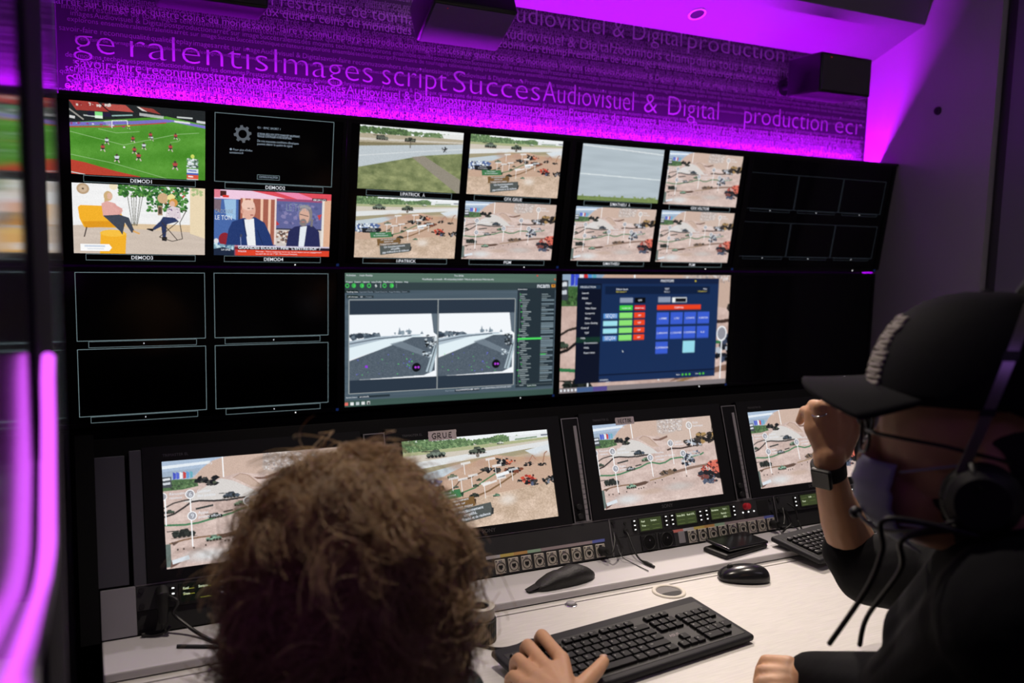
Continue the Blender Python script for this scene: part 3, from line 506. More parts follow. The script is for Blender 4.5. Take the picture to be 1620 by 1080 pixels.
def paint_control(vec):
    P = Pic(352, 198, (24, 46, 86)); v = vec.a
    yy = ((P.Y * .6 + .12) * v.shape[0]).astype(int); xx = ((P.X * .72 + .02) * v.shape[1]).astype(int); P.a[:] = v[yy, xx] * .96
    P.rect(.085, .03, .925, .925, (24, 46, 86)); P.rect(.085, .03, .925, .08, (20, 34, 66)); P.rect(.085, .08, .22, .925, (14, 20, 38)); P.rect(.24, .1, .87, .17, (16, 32, 62)); P.line([(.22, .86), (.925, .86)], .006, (14, 26, 54)); P.rect(.095, .09, .215, .125, (26, 48, 78)); P.rect(.085, .53, .22, .575, (22, 52, 44))
    def btn(x0, y0, x1, y1, c): P.rect(x0, y0, x1, y1, c); P.rect(x0, y1 - .006, x1, y1, tuple(k * .8 for k in c))
    btn(.325, .2, .4, .245, (140, 152, 176)); btn(.41, .2, .475, .245, (8, 10, 14)); btn(.325, .265, .4, .31, (68, 206, 66)); btn(.41, .265, .475, .31, (214, 34, 26))
    for k in range(4):
        y = .328 + k * .064; btn(.325, y, .4, y + .05, (140, 226, 116)); btn(.41, y, .475, y + .048, (236, 70, 36)); btn(.235, y + .005, .315, y + .05, (84, 140, 208) if k in (0, 3) else (160, 224, 236))
    btn(.55, .195, .625, .245, (140, 152, 176)); P.rect(.635, .2, .725, .245, (236, 240, 240)); P.rect(.655, .206, .722, .239, (10, 14, 22)); btn(.545, .265, .815, .31, (232, 66, 34))
    for r in range(2):
        for c in range(4): btn(.545 + c * .084, .33 + r * .13, .62 + c * .084, .44 + r * .13, (58, 92, 206))
    btn(.545, .59, .62, .7, (58, 92, 206)); btn(.713, .59, .788, .7, (150, 216, 232))
    for x in (.72, .742, .764, .83, .852): P.ell(x, .895, .006, .01, (90, 206, 60))
    P.ell(.775, .055, .005, .008, (220, 200, 60)); P.rect(0, .955, 1, 1, (128, 120, 122)); P.rect(.1, .957, .27, .998, (70, 96, 140)); P.rect(.19, .957, .27, .998, (84, 74, 140))
    for k in range(5): P.rect(.008 + k * .02, .965, .018 + k * .02, .985, (226, 230, 236))
    P.line([(.35, .655), (.355, .67)], .004, (236, 240, 240)); return P
T_CTL = [('PRODUCTION', .1, -.064, .013), ('Launch', .11, -.092, .013), ('Adjust', .11, -.116, .013), ('Object', .13, -.14, .012), ('Video Keyer', .13, -.164, .012), ('Composite', .13, -.188, .012), ('Effects', .13, -.212, .012), ('Color Grading', .13, -.235, .012), ('Control', .11, -.258, .013), ('TEST', .13, -.282, .012), ('Help', .11, -.306, .013), ('Documentation', .13, -.33, .012), ('FAQs', .13, -.353, .012), ('Expert Items', .13, -.377, .012), ('PIXOTOPE', .6, -.035, .017, 'C', 0, .01, .08), ('Default Speed', .3, -.074, .012), ('Effect/State >', .3, -.086, .011, 'L', 1), ('TEST', .6, -.074, .013, 'C'), ('Show_1', .6, -.087, .011, 'C'), ('Paths', .85, -.073, .011, 'R'), ('2 Positions >', .85, -.085, .011, 'R', 1),
         ('SEQ01', .2435, -.207, .026, 'L', 0, 0, .062), ('SEQ04', .2435, -.315, .026, 'L', 0, 0, .062), ('OFF', .442, -.129, .013, 'C'), ('CLEAR ALL', .68, -.166, .012, 'C', 0, .01), ('READY ALL', .442, -.166, .011, 'C', 0, .01), ('CLEAR ON', .362, -.166, .011, 'C')] + [('OFF', .442, -.202 - k * .036, .011, 'C', 0, .01) for k in range(4)] + \
        [(s, .583 + (k % 4) * .084, -.22 - (k // 4) * .073, .012, 'C', 0, .005) for k, s in enumerate(('1_ARMEE', '2_FEU', '3_POINTS', '4_ENSTAN', '5_RENOVAT', '6_COUCHES', '7_SCORPION', '8_LE', '9_EXTENSION'))] + [('Engine', .68, -.506, .009), ('Status', .8, -.506, .009), ('VENDREDI', .225, -.513, .01), ('KSPECT', .26, -.524, .008)]

ME = {}
def pic_cache():
    v = paint_vector(); ME['vector'] = v.mesh('battlefield_picture', soft=.2); ME['control'] = paint_control(v).mesh('control_page'); ME['wide'] = paint_wide().mesh('quarry_picture', soft=.14)
    ME['road'] = paint_road().mesh('road_picture', soft=.14); ME['tarmac'] = paint_tarmac().mesh('tarmac_picture'); ME['soccer'] = paint_soccer().mesh('football_picture', soft=.1); ME['studio'] = paint_studio().mesh('studio_picture', soft=.06)
    ME['news'] = paint_news().mesh('news_picture', soft=.08); ME['tracking'] = paint_tracking().mesh('tracking_page')
pic_cache()
M_ltxt = glow('pale_lettering', (235, 240, 248), .95); M_ltxt2 = glow('muted_lettering', (150, 165, 180), .9)
M_yel = glow('yellow_lettering', (220, 205, 70), .9)
TX = {}
for k, ent, ms in (('vector', T_VEC, [M_ltxt]), ('wide', T_WIDE, [M_ltxt]), ('news', T_NEWS, [M_ltxt, M_ltxt2]), ('tracking', T_TRK, [M_ltxt, M_ltxt2]), ('control', T_CTL, [M_ltxt, M_yel])):
    o = text_mesh('picture_lettering', ent, ms); TX[k] = o.data; bpy.data.objects.remove(o)
def picture(kind, parent, x, z, w, y=-.0012, name='picture'):
    o = bpy.data.objects.new(name, ME[kind]); link(o, parent); o.location = (x, y, z); o.scale = (w, 1, w)
    if kind in TX:
        t = bpy.data.objects.new('picture_lettering', TX[kind]); link(t, o); t.location = (0, -.0006, 0)
    return o

# ------------------------------------------------------------------ the room
XL, XR, YB, ZF = -0.035, 2.879, 2.59, -1.5
M_wallp = mat('dark_wallpaper', (.028, .022, .030), .7, spec=.2)
M_letter = mat('wallpaper_lettering', (.30, .25, .30), .7, spec=.2)
M_letter2 = mat('wallpaper_lettering_dim', (.17, .14, .17), .7, spec=.2)
M_wall = mat('pale_grey_wall_panel', (.36, .34, .36), .55, noise=.03, nscale=3, bump=.05, bscale=300)
M_ceil = mat('ceiling_board', (.15, .14, .16), .6, noise=.03, nscale=4)
M_glossy = mat('glossy_grey_laminate', (.17, .155, .20), .10, spec=.6)
M_post = mat('dark_post', (.012, .010, .018), .8, spec=.1)
M_floor = mat('dark_floor_covering', (.03, .03, .032), .7, noise=.3, nscale=60)
def slab(name, a, b, m, bev=0):
    bm = B(); box2(bm, (a[0], a[1], a[2] + ZC), (b[0], b[1], b[2] + ZC), bev); o = obj(name, bm, m); tag(o, kind='structure'); return o
slab('floor', (-.9, -1.3, ZF - .05), (3.2, 2.7, ZF), M_floor)
slab('ceiling', (-.9, -1.3, 1.05), (3.2, 2.7, 1.1), M_ceil)
wb = slab('wall_back', (XL - .04, YB, ZF), (XR + .04, YB + .05, 1.05), M_wallp)
wl = slab('wall_left', (XL - .05, 1.17, ZF), (XL, YB, 1.05), M_glossy)
slab('trim_1', (XL - .05, .76, ZF), (XL + .0035, 1.17, 1.05), M_post)
slab('door_2', (XL - .05, .36, ZF), (XL, .76, 1.05), M_glossy)
slab('trim_2', (-.9, .30, ZF), (XL, .36, 1.05), M_post)
slab('wall_left_rear', (-.95, -1.3, ZF), (-.9, .36, 1.05), M_wall)
slab('wall_front', (-.9, -1.35, ZF), (3.2, -1.3, 1.05), M_wall)
slab('wall_right', (XR, 2.035, ZF), (XR + .05, YB, 1.05), M_wall)
M_frame = mat('dark_door_frame', (.03, .028, .034), .5); M_doorgrey = mat('grey_door_leaf', (.16, .15, .18), .5)
slab('trim_3', (XR + .03, 1.985, ZF), (XR + .06, 2.035, 1.05), M_frame)
slab('door_1', (XR + .01, 1.86, ZF), (XR + .06, 1.985, 1.05), M_doorgrey)
slab('trim_4', (XR + .03, 1.82, ZF), (XR + .06, 1.86, 1.05), M_frame)
slab('wall_right_rear', (XR + .005, -1.3, ZF), (XR + .06, 1.82, 1.05), M_doorgrey)
# sloping soffit with an upright fascia
bm = B(); prism(bm, [W(XL, YB, .757), W(XL, 2.345, .855), W(XL, 2.30, 1.05), W(XL, YB, 1.05)], (XR - XL, 0, 0))
o = obj('ceiling_soffit', bm, M_ceil); tag(o, kind='structure')
# wallpaper printed with words
PH = ["Prestataire de tournages télévisuels", "dans tous les domaines", "savoir-faire reconnu", "aux quatre coins du monde", "postproduction", "arrêt sur image", "qualité", "zoomhors champ", "technique", "créateurs", "replay", "images", "ralentis", "script", "Audiovisuel & Digital", "explorons ensemble", "réaliser concevoir", "imaginer", "des moyens techniques", "Succès"]
rg = random.Random(5); ent = []
big = [('ge', .0, .10), ('ralentis', .127, .37), ('Images', .505, .30), ('script', .83, .215), ('Succès', 1.06, .315), ('Audiovisuel', 1.385, .36), ('&', 1.785, .06), ('Digital', 1.885, .235), ('production', 2.235, .43), ('écr', 2.70, .155)]
for s, x, w in big: ent.append((s, x, .47, .098, 'L', 0, -.018, w))
for s, x, w in (('Audiovisuel & Digital', 1.22, .72), ('production', 1.96, .46)): ent.append((s, x, .71, .085, 'L', 0, -.012, w))
def row(z, size, mi, off, n=1):
    x = XL + rg.uniform(.0, .05)
    while x < XR - .01:
        s = rg.choice(PH); _, _, w = glyphs(s, off, 3)
        if x + w * size > XR - .005:
            k = max(1, int(len(s) * (XR - .01 - x) / (w * size))); s = s[:k].strip()
            if s:
                w = glyphs(s, off)[2]
                if x + w * size < XR: ent.append((s, x, z, size, 'L', mi, off))
            break
        ent.append((s, x, z, size, 'L', mi, off)); x += w * size + size * .12
for z, sz, mi in ((.655, .05, 0), (.625, .036, 0), (.432, .036, 0), (.405, .04, 1), (.378, .046, 0), (.348, .05, 0), (.335, .06, 0), (.59, .034, 1), (.688, .03, 1), (.74, .03, 1)): row(z, sz, mi, -.01)
for z, sz in ((.72, .022), (.70, .02), (.672, .024), (.645, .02), (.61, .022), (.575, .022), (.56, .02), (.545, .018), (.5, .014), (.455, .018), (.44, .02), (.42, .024), (.412, .018), (.395, .02), (.385, .026), (.37, .022), (.362, .03), (.352, .024), (.342, .03), (.332, .03), (.33, .022), (.425, .016), (.4, .03), (.392, .016), (.375, .03), (.366, .018), (.358, .02), (.347, .02), (.337, .018), (.326, .026), (.735, .022), (.685, .02), (.66, .018), (.635, .024), (.6, .02), (.585, .028), (.52, .02)): row(z, sz, 1 if sz < .023 else 0, -.004)
text_mesh('wallpaper_words', ent, [M_letter, M_letter2], wb, loc=(0, 0, ZC), y=YB - .0008)

# LED strip hidden behind the top of the monitor wall
M_led = glow('violet_led', (190, 40, 255), 1, True); M_led.node_tree.nodes['Principled BSDF'].inputs['Emission Color'].default_value = (.50, .005, 1, 1); M_led.node_tree.nodes["Principled BSDF"].inputs["Emission Strength"].default_value = 430
bm = B(); box2(bm, (XL + .03, 2.536, .292 + ZC), (XR - .03, 2.550, .295 + ZC)); o = obj('led_strip', bm, M_led)
tag(o, 'violet LED strip running behind the top of the monitor wall', 'light strip')
M_cover = mat('black_cover_board', (.012, .011, .014), .5)
# rack that carries the wall monitors
rk = empty('monitor_rack', W(XL, 2.56, ZF), label='black steel rack carrying the eight wall monitors, standing against the lettered wall', cat='rack')
bm = B(); box2(bm, (0.002, -.038, 0), (XR - XL - .002, .02, 1.40)); box2(bm, (0.002, -.065, 0), (XR - XL - .002, -.038, .985)); obj('lower_panel', bm, M_mattblack, rk)
bm = B(); box2(bm, (0.002, -.137, 1.8402), (XR - XL - .002, -.043, 1.845)); box2(bm, (0.002, -.1425, 1.8362), (XR - XL - .002, -.139, 1.845)); box2(bm, (0.002, -.139, 1.8415), (XR - XL - .002, -.137, 1.845)); obj('top_cover', bm, M_cover, rk)
bm = B(); box2(bm, (0.002, .0, 1.40), (XR - XL - .002, .02, 1.78)); obj('upper_panel', bm, M_mattblack, rk)
bm = B(); prism(bm, [(XR - XL - .003, -.137, 1.845), (XR - XL - .003, -.043, 1.845), (XR - XL - .003, -.06, 1.43), (XR - XL - .003, -.08, 1.43)], (.0025, 0, 0)); obj('side_cheek', bm, M_cover, rk)

# ------------------------------------------------------------------ wall monitors
TW, TH, TP = .708, .39825, .7306
X0 = -.0370; Y2, Z2 = 2.4931, -.4935; Y1, Z1, T1 = 2.4893, -.0668, .1559
TA, TB_, TV0, TV1, TV2, TV3 = .0364, .4834, .0056, .4553, .5071, .9552
def wall_monitor(c, r, label):
    top = r == 1
    root = empty('video_monitor', W(X0 + c * TP, Y1 if top else Y2, Z1 if top else Z2), (T1 if top else 0, 0, 0), label, 'monitor', 'monitors of the video wall')
    b = .0108; bm = B()
    for a, q in (((-b, -b), (TW + b, 0)), ((-b, TH), (TW + b, TH + b)), ((-b, 0), (0, TH)), ((TW, 0), (TW + b, TH))): box2(bm, (a[0], -.004, a[1]), (q[0], .012, q[1]), 0)
    obj('bezel', bm, M_bezel, root)
    bm = B(); box2(bm, (-b + .003, .006, -b + .003), (TW + b - .003, .021, TH + b - .003), .002); obj('back_housing', bm, M_black, root)
    bm = B(); box2(bm, (0, 0, 0), (TW, .004, TH)); obj('screen', bm, M_glass, root)
    bm = B(); cyl(bm, (TW * .827, -.0042, -.0055), (TW * .827, -.0048, -.0055), .0016, n=10); obj('status_light', bm, M_dot, root)
    bm = B(); box2(bm, (TW - .004, -.0045, -.0085), (TW + .004, -.0042, -.001)); obj('blue_sticker', bm, M_blue_sq, root)
    return root
def caption(root, x0, x1, zt, txt, h=.0165, dim=False, out=None):
    w = x1 - x0; a, b = x0 + w * .085, x1 - w * .075
    bm = B(); frame2(bm, a, zt - h, b, zt, .0009, y=-.0006); cp = obj('caption_bar', bm, out or (M_outline_dim if dim else M_outline), root)
    if txt:
        en = [(txt.replace('^', ''), (a + b) / 2, zt - h + .0037, .0132, 'C', 0, .004)]
        if '^' in txt: en.append(('Y', (a + b) / 2 + glyphs(txt.replace('^', ''), .004)[2] * .0132 / 2 + .0155, zt - h + .0037 + .0093, .0132, 'L', 0, 0, None, math.pi))
        text_mesh('caption_lettering', en, [M_white_txt], cp, y=-.0009)
    else:
        bm = B(); box2(bm, ((a + b) / 2 - .0012, -.001, zt - h / 2 - .0015), ((a + b) / 2 + .0012, -.0006, zt - h / 2 + .0015)); obj('caption_dot', bm, M_white_txt, cp)
def quad(root, kinds, caps):
    for i in range(4):
        u0, u1 = ((TA, TB_), (1 - TB_, 1 - TA))[i % 2]; v0, v1 = ((TV0, TV1), (TV2, TV3))[i // 2]
        x0, x1 = u0 * TW, u1 * TW; zt, zb = (1 - v0) * TH, (1 - v1) * TH; k = kinds[i]
        if k in ME: picture(k, root, x0, zt, x1 - x0)
        else:
            bm = B(); frame2(bm, x0, zb, x1, zt, .0013, y=-.0008); fr = obj('empty_tile_outline', bm, M_outline, root)
            if k == 'notice': notice(fr, x0, zt, x1 - x0)
        caption(root, x0, x1, zb - .001, caps[i])
def notice(par, x0, zt, w):
    bm = B(); c = Vector((x0 + w * .225, -.001, zt - w * .16)); n = 64; R1 = .072 * w; pts = []
    for k in range(n):
        a = 2 * math.pi * k / n; rr = R1 * (1.0 if (k % 8) < 4 else .78); pts.append(c + Vector((rr * math.cos(a), 0, rr * math.sin(a))))
    inn = [c + Vector((R1 * .48 * math.cos(2 * math.pi * k / n), 0, R1 * .48 * math.sin(2 * math.pi * k / n))) for k in range(n)]
    A = [bm.verts.new(p) for p in pts]; Bv = [bm.verts.new(p) for p in inn]
    for k in range(n): bm.faces.new((A[k], A[(k + 1) % n], Bv[(k + 1) % n], Bv[k]))
    obj('gear_symbol', bm, glow('gear_grey', (92, 98, 106), .9), par)
    bm = B(); frame2(bm, x0 + w * .35, zt - w * .53, x0 + w * .54, zt - w * .49, .001, y=-.001); obj('button_outline', bm, M_outline, par)
    text_mesh('notice_lettering', [('O1 · RMC SPORT 1', x0 + w * .345, zt - w * .105, .0075), ('LE SIGNAL REÇU SUR CETTE CHAINE EST INSUFFISANT,', x0 + w * .345, zt - w * .155, .0072, 'L', 0, .012, w * .36), ('VEUILLEZ CONTROLER VOTRE RECEPTION.', x0 + w * .345, zt - w * .175, .0072, 'L', 0, .012, w * .29), ('De très mauvaises conditions climatiques', x0 + w * .345, zt - w * .215, .0085, 'L', 0, 0, w * .35), ('peuvent altérer la qualité du signal.', x0 + w * .345, zt - w * .24, .0085, 'L', 0, 0, w * .3),
        ('● Pour plus d\'infos', x0 + w * .12, zt - w * .3, .0075), ('assistance.fr', x0 + w * .12, zt - w * .325, .0075), ('CONTRÔLE DE RECEPTION', x0 + w * .365, zt - w * .516, .007, 'L', 0, .01, w * .16)], [M_ltxt2], par, y=-.001)
WMN = {}
m = wall_monitor(0, 1, 'upper wall monitor at the far left, with football, armchair talk and news pictures'); quad(m, ['soccer', 'notice', 'studio', 'news'], ['DEMOD1', 'DEMOD2', 'DEMOD3', 'DEMOD4'])
m = wall_monitor(1, 1, 'upper wall monitor with captions 1/PATRICK, GFX GRUE and PGM under four outdoor pictures'); quad(m, ['road', 'wide', 'wide', 'vector'], ['1/PATRICK^', 'GFX GRUE', '1/PATRICK', 'PGM'])
m = wall_monitor(2, 1, 'upper wall monitor with captions S/MATHIEU and GFX VECTOR, one picture plain grey tarmac'); quad(m, ['tarmac', 'vector', 'vector', 'vector'], ['S/MATHIEU^', 'GFX VECTOR', 'S/MATHIEU', 'PGM'])
m = wall_monitor(3, 1, 'black upper wall monitor at the far right with six faint empty tile outlines')
for (va, vb) in ((.1318, .4524), (.5737, .8918)):
    for k in range(3):
        x0, x1 = (.0014 + .3217 * k) * TW, (.0014 + .3217 * (k + 1)) * TW - .003
        bm = B(); frame2(bm, x0, (1 - vb) * TH, x1, (1 - va) * TH, .001, y=-.0008); obj('empty_tile_outline', bm, M_outline_dim, m)
        caption(m, x0, x1, (1 - vb) * TH - .001, None, .009, True)
m = wall_monitor(0, 2, 'black lower wall monitor at the far left with four empty tile outlines'); quad(m, ['', '', '', ''], [None] * 4)
m = wall_monitor(1, 2, 'lower wall monitor showing a green-iconed tracking program with two grey camera views'); picture('tracking', m, 0, TH, TW)
m = wall_monitor(2, 2, 'lower wall monitor showing a dark blue control page of coloured buttons'); picture('control', m, 0, TH, TW)
m = wall_monitor(3, 2, 'fully black lower wall monitor at the far right, behind the capped man')

# ------------------------------------------------------------------ slanted console
MT = .34050; P0 = Vector((.13284, 1.78819, -.43958 + ZC)); DN = Vector((0, -math.sin(MT), -math.cos(MT))); NO = Vector((0, -math.cos(MT), math.sin(MT)))
def MP(u, v, d=0): return P0 + Vector((u, 0, 0)) + DN * v + NO * d
def mroot(name, u, v, label, cat, group=None, d=0): return empty(name, MP(u, v, d), (-MT, 0, 0), label, cat, group)
cs = mroot('control_console', 0, 0, 'black sloping console body that holds the four desk monitors', 'console')
bm = B(); box2(bm, (-.15, .012, -.3195), (1.95, .05, .055), .002); obj('body', bm, M_mattblack, cs)
bm = B(); prism(bm, [(-.15, .012, .055), (-.15, .15, .045), (-.15, .15, -.03), (-.15, .05, -.05)], (2.10, 0, 0)); obj('hood', bm, M_mattblack, cs)
bm = B(); box2(bm, (-.12, -.002, -.224), (-.066, .014, .018), .001); obj('side_panel', bm, M_fill, cs)
bm = B(); box2(bm, (-.058, -.004, -.2275), (-.036, .014, .026), .001); obj('side_rail', bm, M_fill, cs)
bm = B(); box2(bm, (-.116, -.006, -.3165), (-.056, .014, -.228), .0012); obj('cover_plate', bm, M_fill2, cs)['label'] = 'light grey cover plate'
bm = B(); box2(bm, (-.15, -.02, -.3195), (-.118, .014, .06)); obj('end_cheek', bm, M_mattblack, cs)
bm = B(); box2(bm, (-.056, -.0035, -.2293), (1.95, .0115, -.227), .0003); obj('divider_rail', bm, M_railline, cs)['label'] = 'thin grey metal rail'
PW = .4916; MH = .2052
desk_lab = ['desk monitor at the far left end of the console, partly behind the curly head', 'desk monitor carrying the tape label GRUE, showing green trees and sand', 'desk monitor carrying the tape label VECTOR, showing pink sand with green line', 'desk monitor at the right end, behind the raised hand with the watch']
for k in range(4):
    r = mroot('desk_monitor', PW * k, 0, desk_lab[k], 'monitor', 'desk monitors in the console')
    bm = B()
    for a, q in (((-.035, -.2265), (.400, -MH)), ((-.035, 0), (.400, .030)), ((-.035, -MH), (0, 0)), ((.366, -MH), (.400, 0))): box2(bm, (a[0], -.006, a[1]), (q[0], .012, q[1]))
    obj('bezel', bm, M_bezel, r)
    bm = B(); box2(bm, (0, -.001, -MH), (.366, .01, 0)); obj('screen', bm, M_glass, r)
    picture('wide' if k == 1 else 'vector', r, 0, 0, .366, y=-.0022)
    text_mesh('brand_lettering', [('SONY', .183, -.2195, .012, 'C', 0, .01, .034), ('TRIMASTER EL', .002, .009, .0075, 'L', 0, 0)], [mat('brand_grey', (.16, .16, .17), .4, metal=.5)], r, y=-.0066)
for k, (lab) in enumerate(('level meter strip just left of the GRUE monitor', 'level meter strip between the GRUE and VECTOR monitors', 'level meter strip right of the VECTOR monitor')):
    r = mroot('level_meter', PW * k + .4064, 0, lab, 'level meter', 'level meter strips between the desk monitors')
    bm = B(); box2(bm, (0, -.002, -.226), (.0502, .012, .024)); obj('face_plate', bm, M_bezel, r)
    bm = B(); frame2(bm, .001, -.226, .049, .023, .0022, y=-.002, th=.0012); obj('trim_frame', bm, M_railline, r)['label'] = 'thin grey outline frame'
    bm = B(); box2(bm, (.0325, -.0045, -.226), (.0405, -.002, .003)); lv = obj('scale_strip', bm, M_rail, r); lv['label'] = 'pale scale strip'
    bm = B()
    for i in range(11): box2(bm, (.0325, -.005, -.21 + i * .012), (.0405, -.0045, -.2093 + i * .012))
    obj('scale_marks', bm, M_sock, lv)
    for zz in (-.19, -.212):
        bm = B(); cyl(bm, (.016, -.002, zz), (.016, -.012, zz), .0075, .0065, 20); obj('knob', bm, M_black, r)
# handwritten tape labels
M_tape = mat('cream_masking_tape', (.62, .55, .58), .8); M_ink = mat('marker_ink', (.01, .01, .012), .6)
def hand_txt(kind):
    G = {'G': [[(1, .85), (.6, 1), (.15, .8), (0, .4), (.25, .05), (.7, 0), (1, .3), (.95, .45), (.55, .45)]], 'R': [[(0, 0), (.05, 1), (.7, .95), (.75, .6), (.1, .5), (.9, 0)]], 'U': [[(0, 1), (.05, .2), (.45, 0), (.85, .2), (.9, 1)]], 'E': [[(.9, 1), (.3, .95), (.2, .55), (.7, .5)], [(.2, .55), (.1, .1), (.9, .02)]], 'V': [[(0, 1), (.4, 0), (.9, 1)]], 'C': [[(.9, .85), (.5, 1), (.05, .6), (.3, .05), (.9, .1)]], 'T': [[(0, 1), (1, .95)], [(.5, 1), (.5, 0)]], 'O': [[(.5, 1), (.05, .6), (.3, 0), (.85, .3), (.8, .85), (.5, 1)]]}
    return [G[c] for c in kind]
for word, u, v, w, h, lab in (('GRUE', PW + .0635, .017, .068, .0215, 'torn masking tape label reading GRUE on the top edge of the desk monitor'), ('VECTOR', 2 * PW + .068, .014, .055, .0185, 'rounded tape label reading VECTOR above the sandy desk monitor')):
    r = mroot('tape_label', u, -v, lab, 'label', d=.0063)
    bm = B(); q = random.Random(len(word)); pts = []
    n = 10
    for i in range(n): pts.append((w * i / n, 0, -h + q.uniform(-.0003, .0003)))
    for i in range(6): pts.append((w + (q.uniform(-.001, .001)), 0, -h + h * i / 6))
    for i in range(n): pts.append((w - w * i / n, 0, q.uniform(-.0003, .0003)))
    for i in range(6): pts.append((q.uniform(-.001, .0012), 0, -h * i / 6))
    prism(bm, pts, (0, -.0002, 0)); obj('tape', bm, M_tape, r)
    bm = B(); L = len(word); cw = w * .76 / L
    for i, strokes in enumerate(hand_txt(word)):
        for s_ in strokes: tube(bm, [(w * .13 + i * cw + a * cw * .72, -.0004, -h * .78 + b * h * .55) for a, b in s_], .0009 if L < 5 else .0008, 5)
    obj('handwriting', bm, M_ink, r)

# ---- control panels in the lower edge of the console
def lcd(r, u0, v0, u1, v1, lines, dark=False):
    bm = B(); box2(bm, (u0 - .004, -.0052, -v1 - .003), (u1 + .004, -.003, -v0 + .003), .0006); d = obj('display', bm, M_sock, r)
    bm = B(); box2(bm, (u0, -.0056, -v1), (u1, -.005, -v0)); obj('display_glass', bm, M_lcd_dark if dark else M_lcd, d)
    bm = B(); w = u1 - u0; h = v1 - v0
    for rr in range(3):
        for cc in range(2):
            if (rr + cc + int(u0 * 50)) % 5 != 3: box2(bm, (u0 + w * (.06 + .5 * cc), -.006, -v0 - h * (.3 + .3 * rr)), (u0 + w * (.4 + .5 * cc), -.0056, -v0 - h * (.28 + .3 * rr)))
    obj('display_rules', bm, M_lcd_yel if dark else glow('lcd_rule', (120, 135, 80), .9), d)
    if lines: text_mesh('display_lettering', [(t, u0 + w * a, -v0 - h * b, .0062, 'L', 0, .015) for t, a, b in lines], [M_lcd_txt], d, y=-.0061)
def btncol(r, u, v0=.241, step=.0103, n=3):
    for k in range(n):
        bm = B(); x = u + .003 * k * 0; z = -(v0 + step * k); box2(bm, (x - .006, -.007, z - .0042), (x + .006, -.003, z + .0042), .001); bt = obj('push_button', bm, M_sock, r)
        bm = B(); box2(bm, (x - .0022, -.0074, z - .0012), (x + .0022, -.007, z + .0012)); obj('button_light', bm, M_dot, bt)
def ip_panel(u0, u1, label):
    r = mroot('intercom_panel', 0, 0, label, 'control panel', 'intercom key panels along the console')
    bm = B(); box2(bm, (u0, -.003, -.2745), (u1, .0115, -.2297), .0006); obj('face_plate', bm, M_panel, r)
    for uu in (u0 + .009, u1 - .009):
        for vv in (.238, .267):
            bm = B(); cyl(bm, (uu, -.003, -vv), (uu, -.0075, -vv), .0052, .0045, 14); obj('rack_screw', bm, M_black, r)
    return r
r = ip_panel(-.0555, .468, 'intercom panel under the far left desk monitor, with black display reading Real, Scripte, True')
lcd(r, .023, .237, .084, .269, [('Real', .06, .3), ('Scripte', .52, .3), ('True', .06, .62)], True); btncol(r, .009); btncol(r, .098)
lcd(r, .14, .237, .2, .269, [], True); btncol(r, .216)
r = ip_panel(.9935, 1.508, 'intercom panel with three green displays and a red knob, under the VECTOR monitor')
lcd(r, 1.078, .238, 1.142, .268, [('Real', .06, .3), ('Scripte', .5, .3), ('True', .06, .64)]); lcd(r, 1.188, .237, 1.2495, .2665, [('Vmix BVS', .03, .3), ('Real OTL', .54, .3)]); lcd(r, 1.2975, .236, 1.359, .2655, [('Enchaine', .03, .3), ('Vol 1', .62, .3), ('Patrick', .5, .66), ('S/Cv', .6, .95)])
for uu in (1.062, 1.156, 1.175, 1.263, 1.283, 1.372): btncol(r, uu)
bm = B(); cyl(bm, (1.414, -.003, -.245), (1.414, -.016, -.245), .009, .0082, 28); cyl(bm, (1.414, -.016, -.245), (1.414, -.0175, -.245), .0082, .006, 28); k_ = obj('rotary_knob', bm, mat('red_knob', (.5, .02, .03), .35, emis=(.5, .02, .04), es=.1), r, smooth=True); k_['label'] = 'red rotary knob'
for i in range(3):
    bm = B(); cyl(bm, (1.402 + .0185 * i, -.003, -.2595), (1.402 + .0185 * i, -.005, -.2595), .0018, n=10); obj('indicator_light', bm, M_dot, r)
bm = B(); cyl(bm, (1.036, -.003, -.262), (1.036, -.008, -.262), .007, .006, 18); obj('jack_socket', bm, M_sock, r)
bm = B(); cyl(bm, (1.036, -.003, -.243), (1.036, -.006, -.243), .0035, .003, 14); obj('jack_socket', bm, M_sock, r)
bm = B(); box2(bm, (1.452, -.0045, -.27), (1.49, -.003, -.235)); obj('speaker_grille', bm, M_sock, r)
r = ip_panel(1.5165, 1.95, 'intercom panel under the right-end desk monitor, partly behind the bare forearm')
lcd(r, 1.605, .237, 1.662, .266, [('Lola', .5, .3), ('True', .06, .64)]); lcd(r, 1.708, .237, 1.77, .266, []); lcd(r, 1.8135, .236, 1.874, .262, [('Enchaine', .03, .3), ('Vol 1', .62, .3), ('Patrick', .4, .66)])
for uu in (1.585, 1.68, 1.693, 1.785, 1.799, 1.888): btncol(r, uu)
# blank recesses under the outer panels
def blank(u0, u1, label):
    r = mroot('blank_panel', 0, 0, label, 'panel', 'blank black panels along the console foot')
    bm = B(); box2(bm, (u0, .002, -.3165), (u1, .0115, -.2755)); obj('plate', bm, mat('matt_dark_panel', (.016, .016, .017), .7), r)
    bm = B(); cyl(bm, (u0 + .009, .002, -.305), (u0 + .009, -.002, -.305), .0045, n=12); obj('rack_screw', bm, M_black, r)
blank(-.0555, .468, 'blank black panel under the far left intercom panel'); blank(1.5165, 1.95, 'blank black panel under the right-end intercom panel')
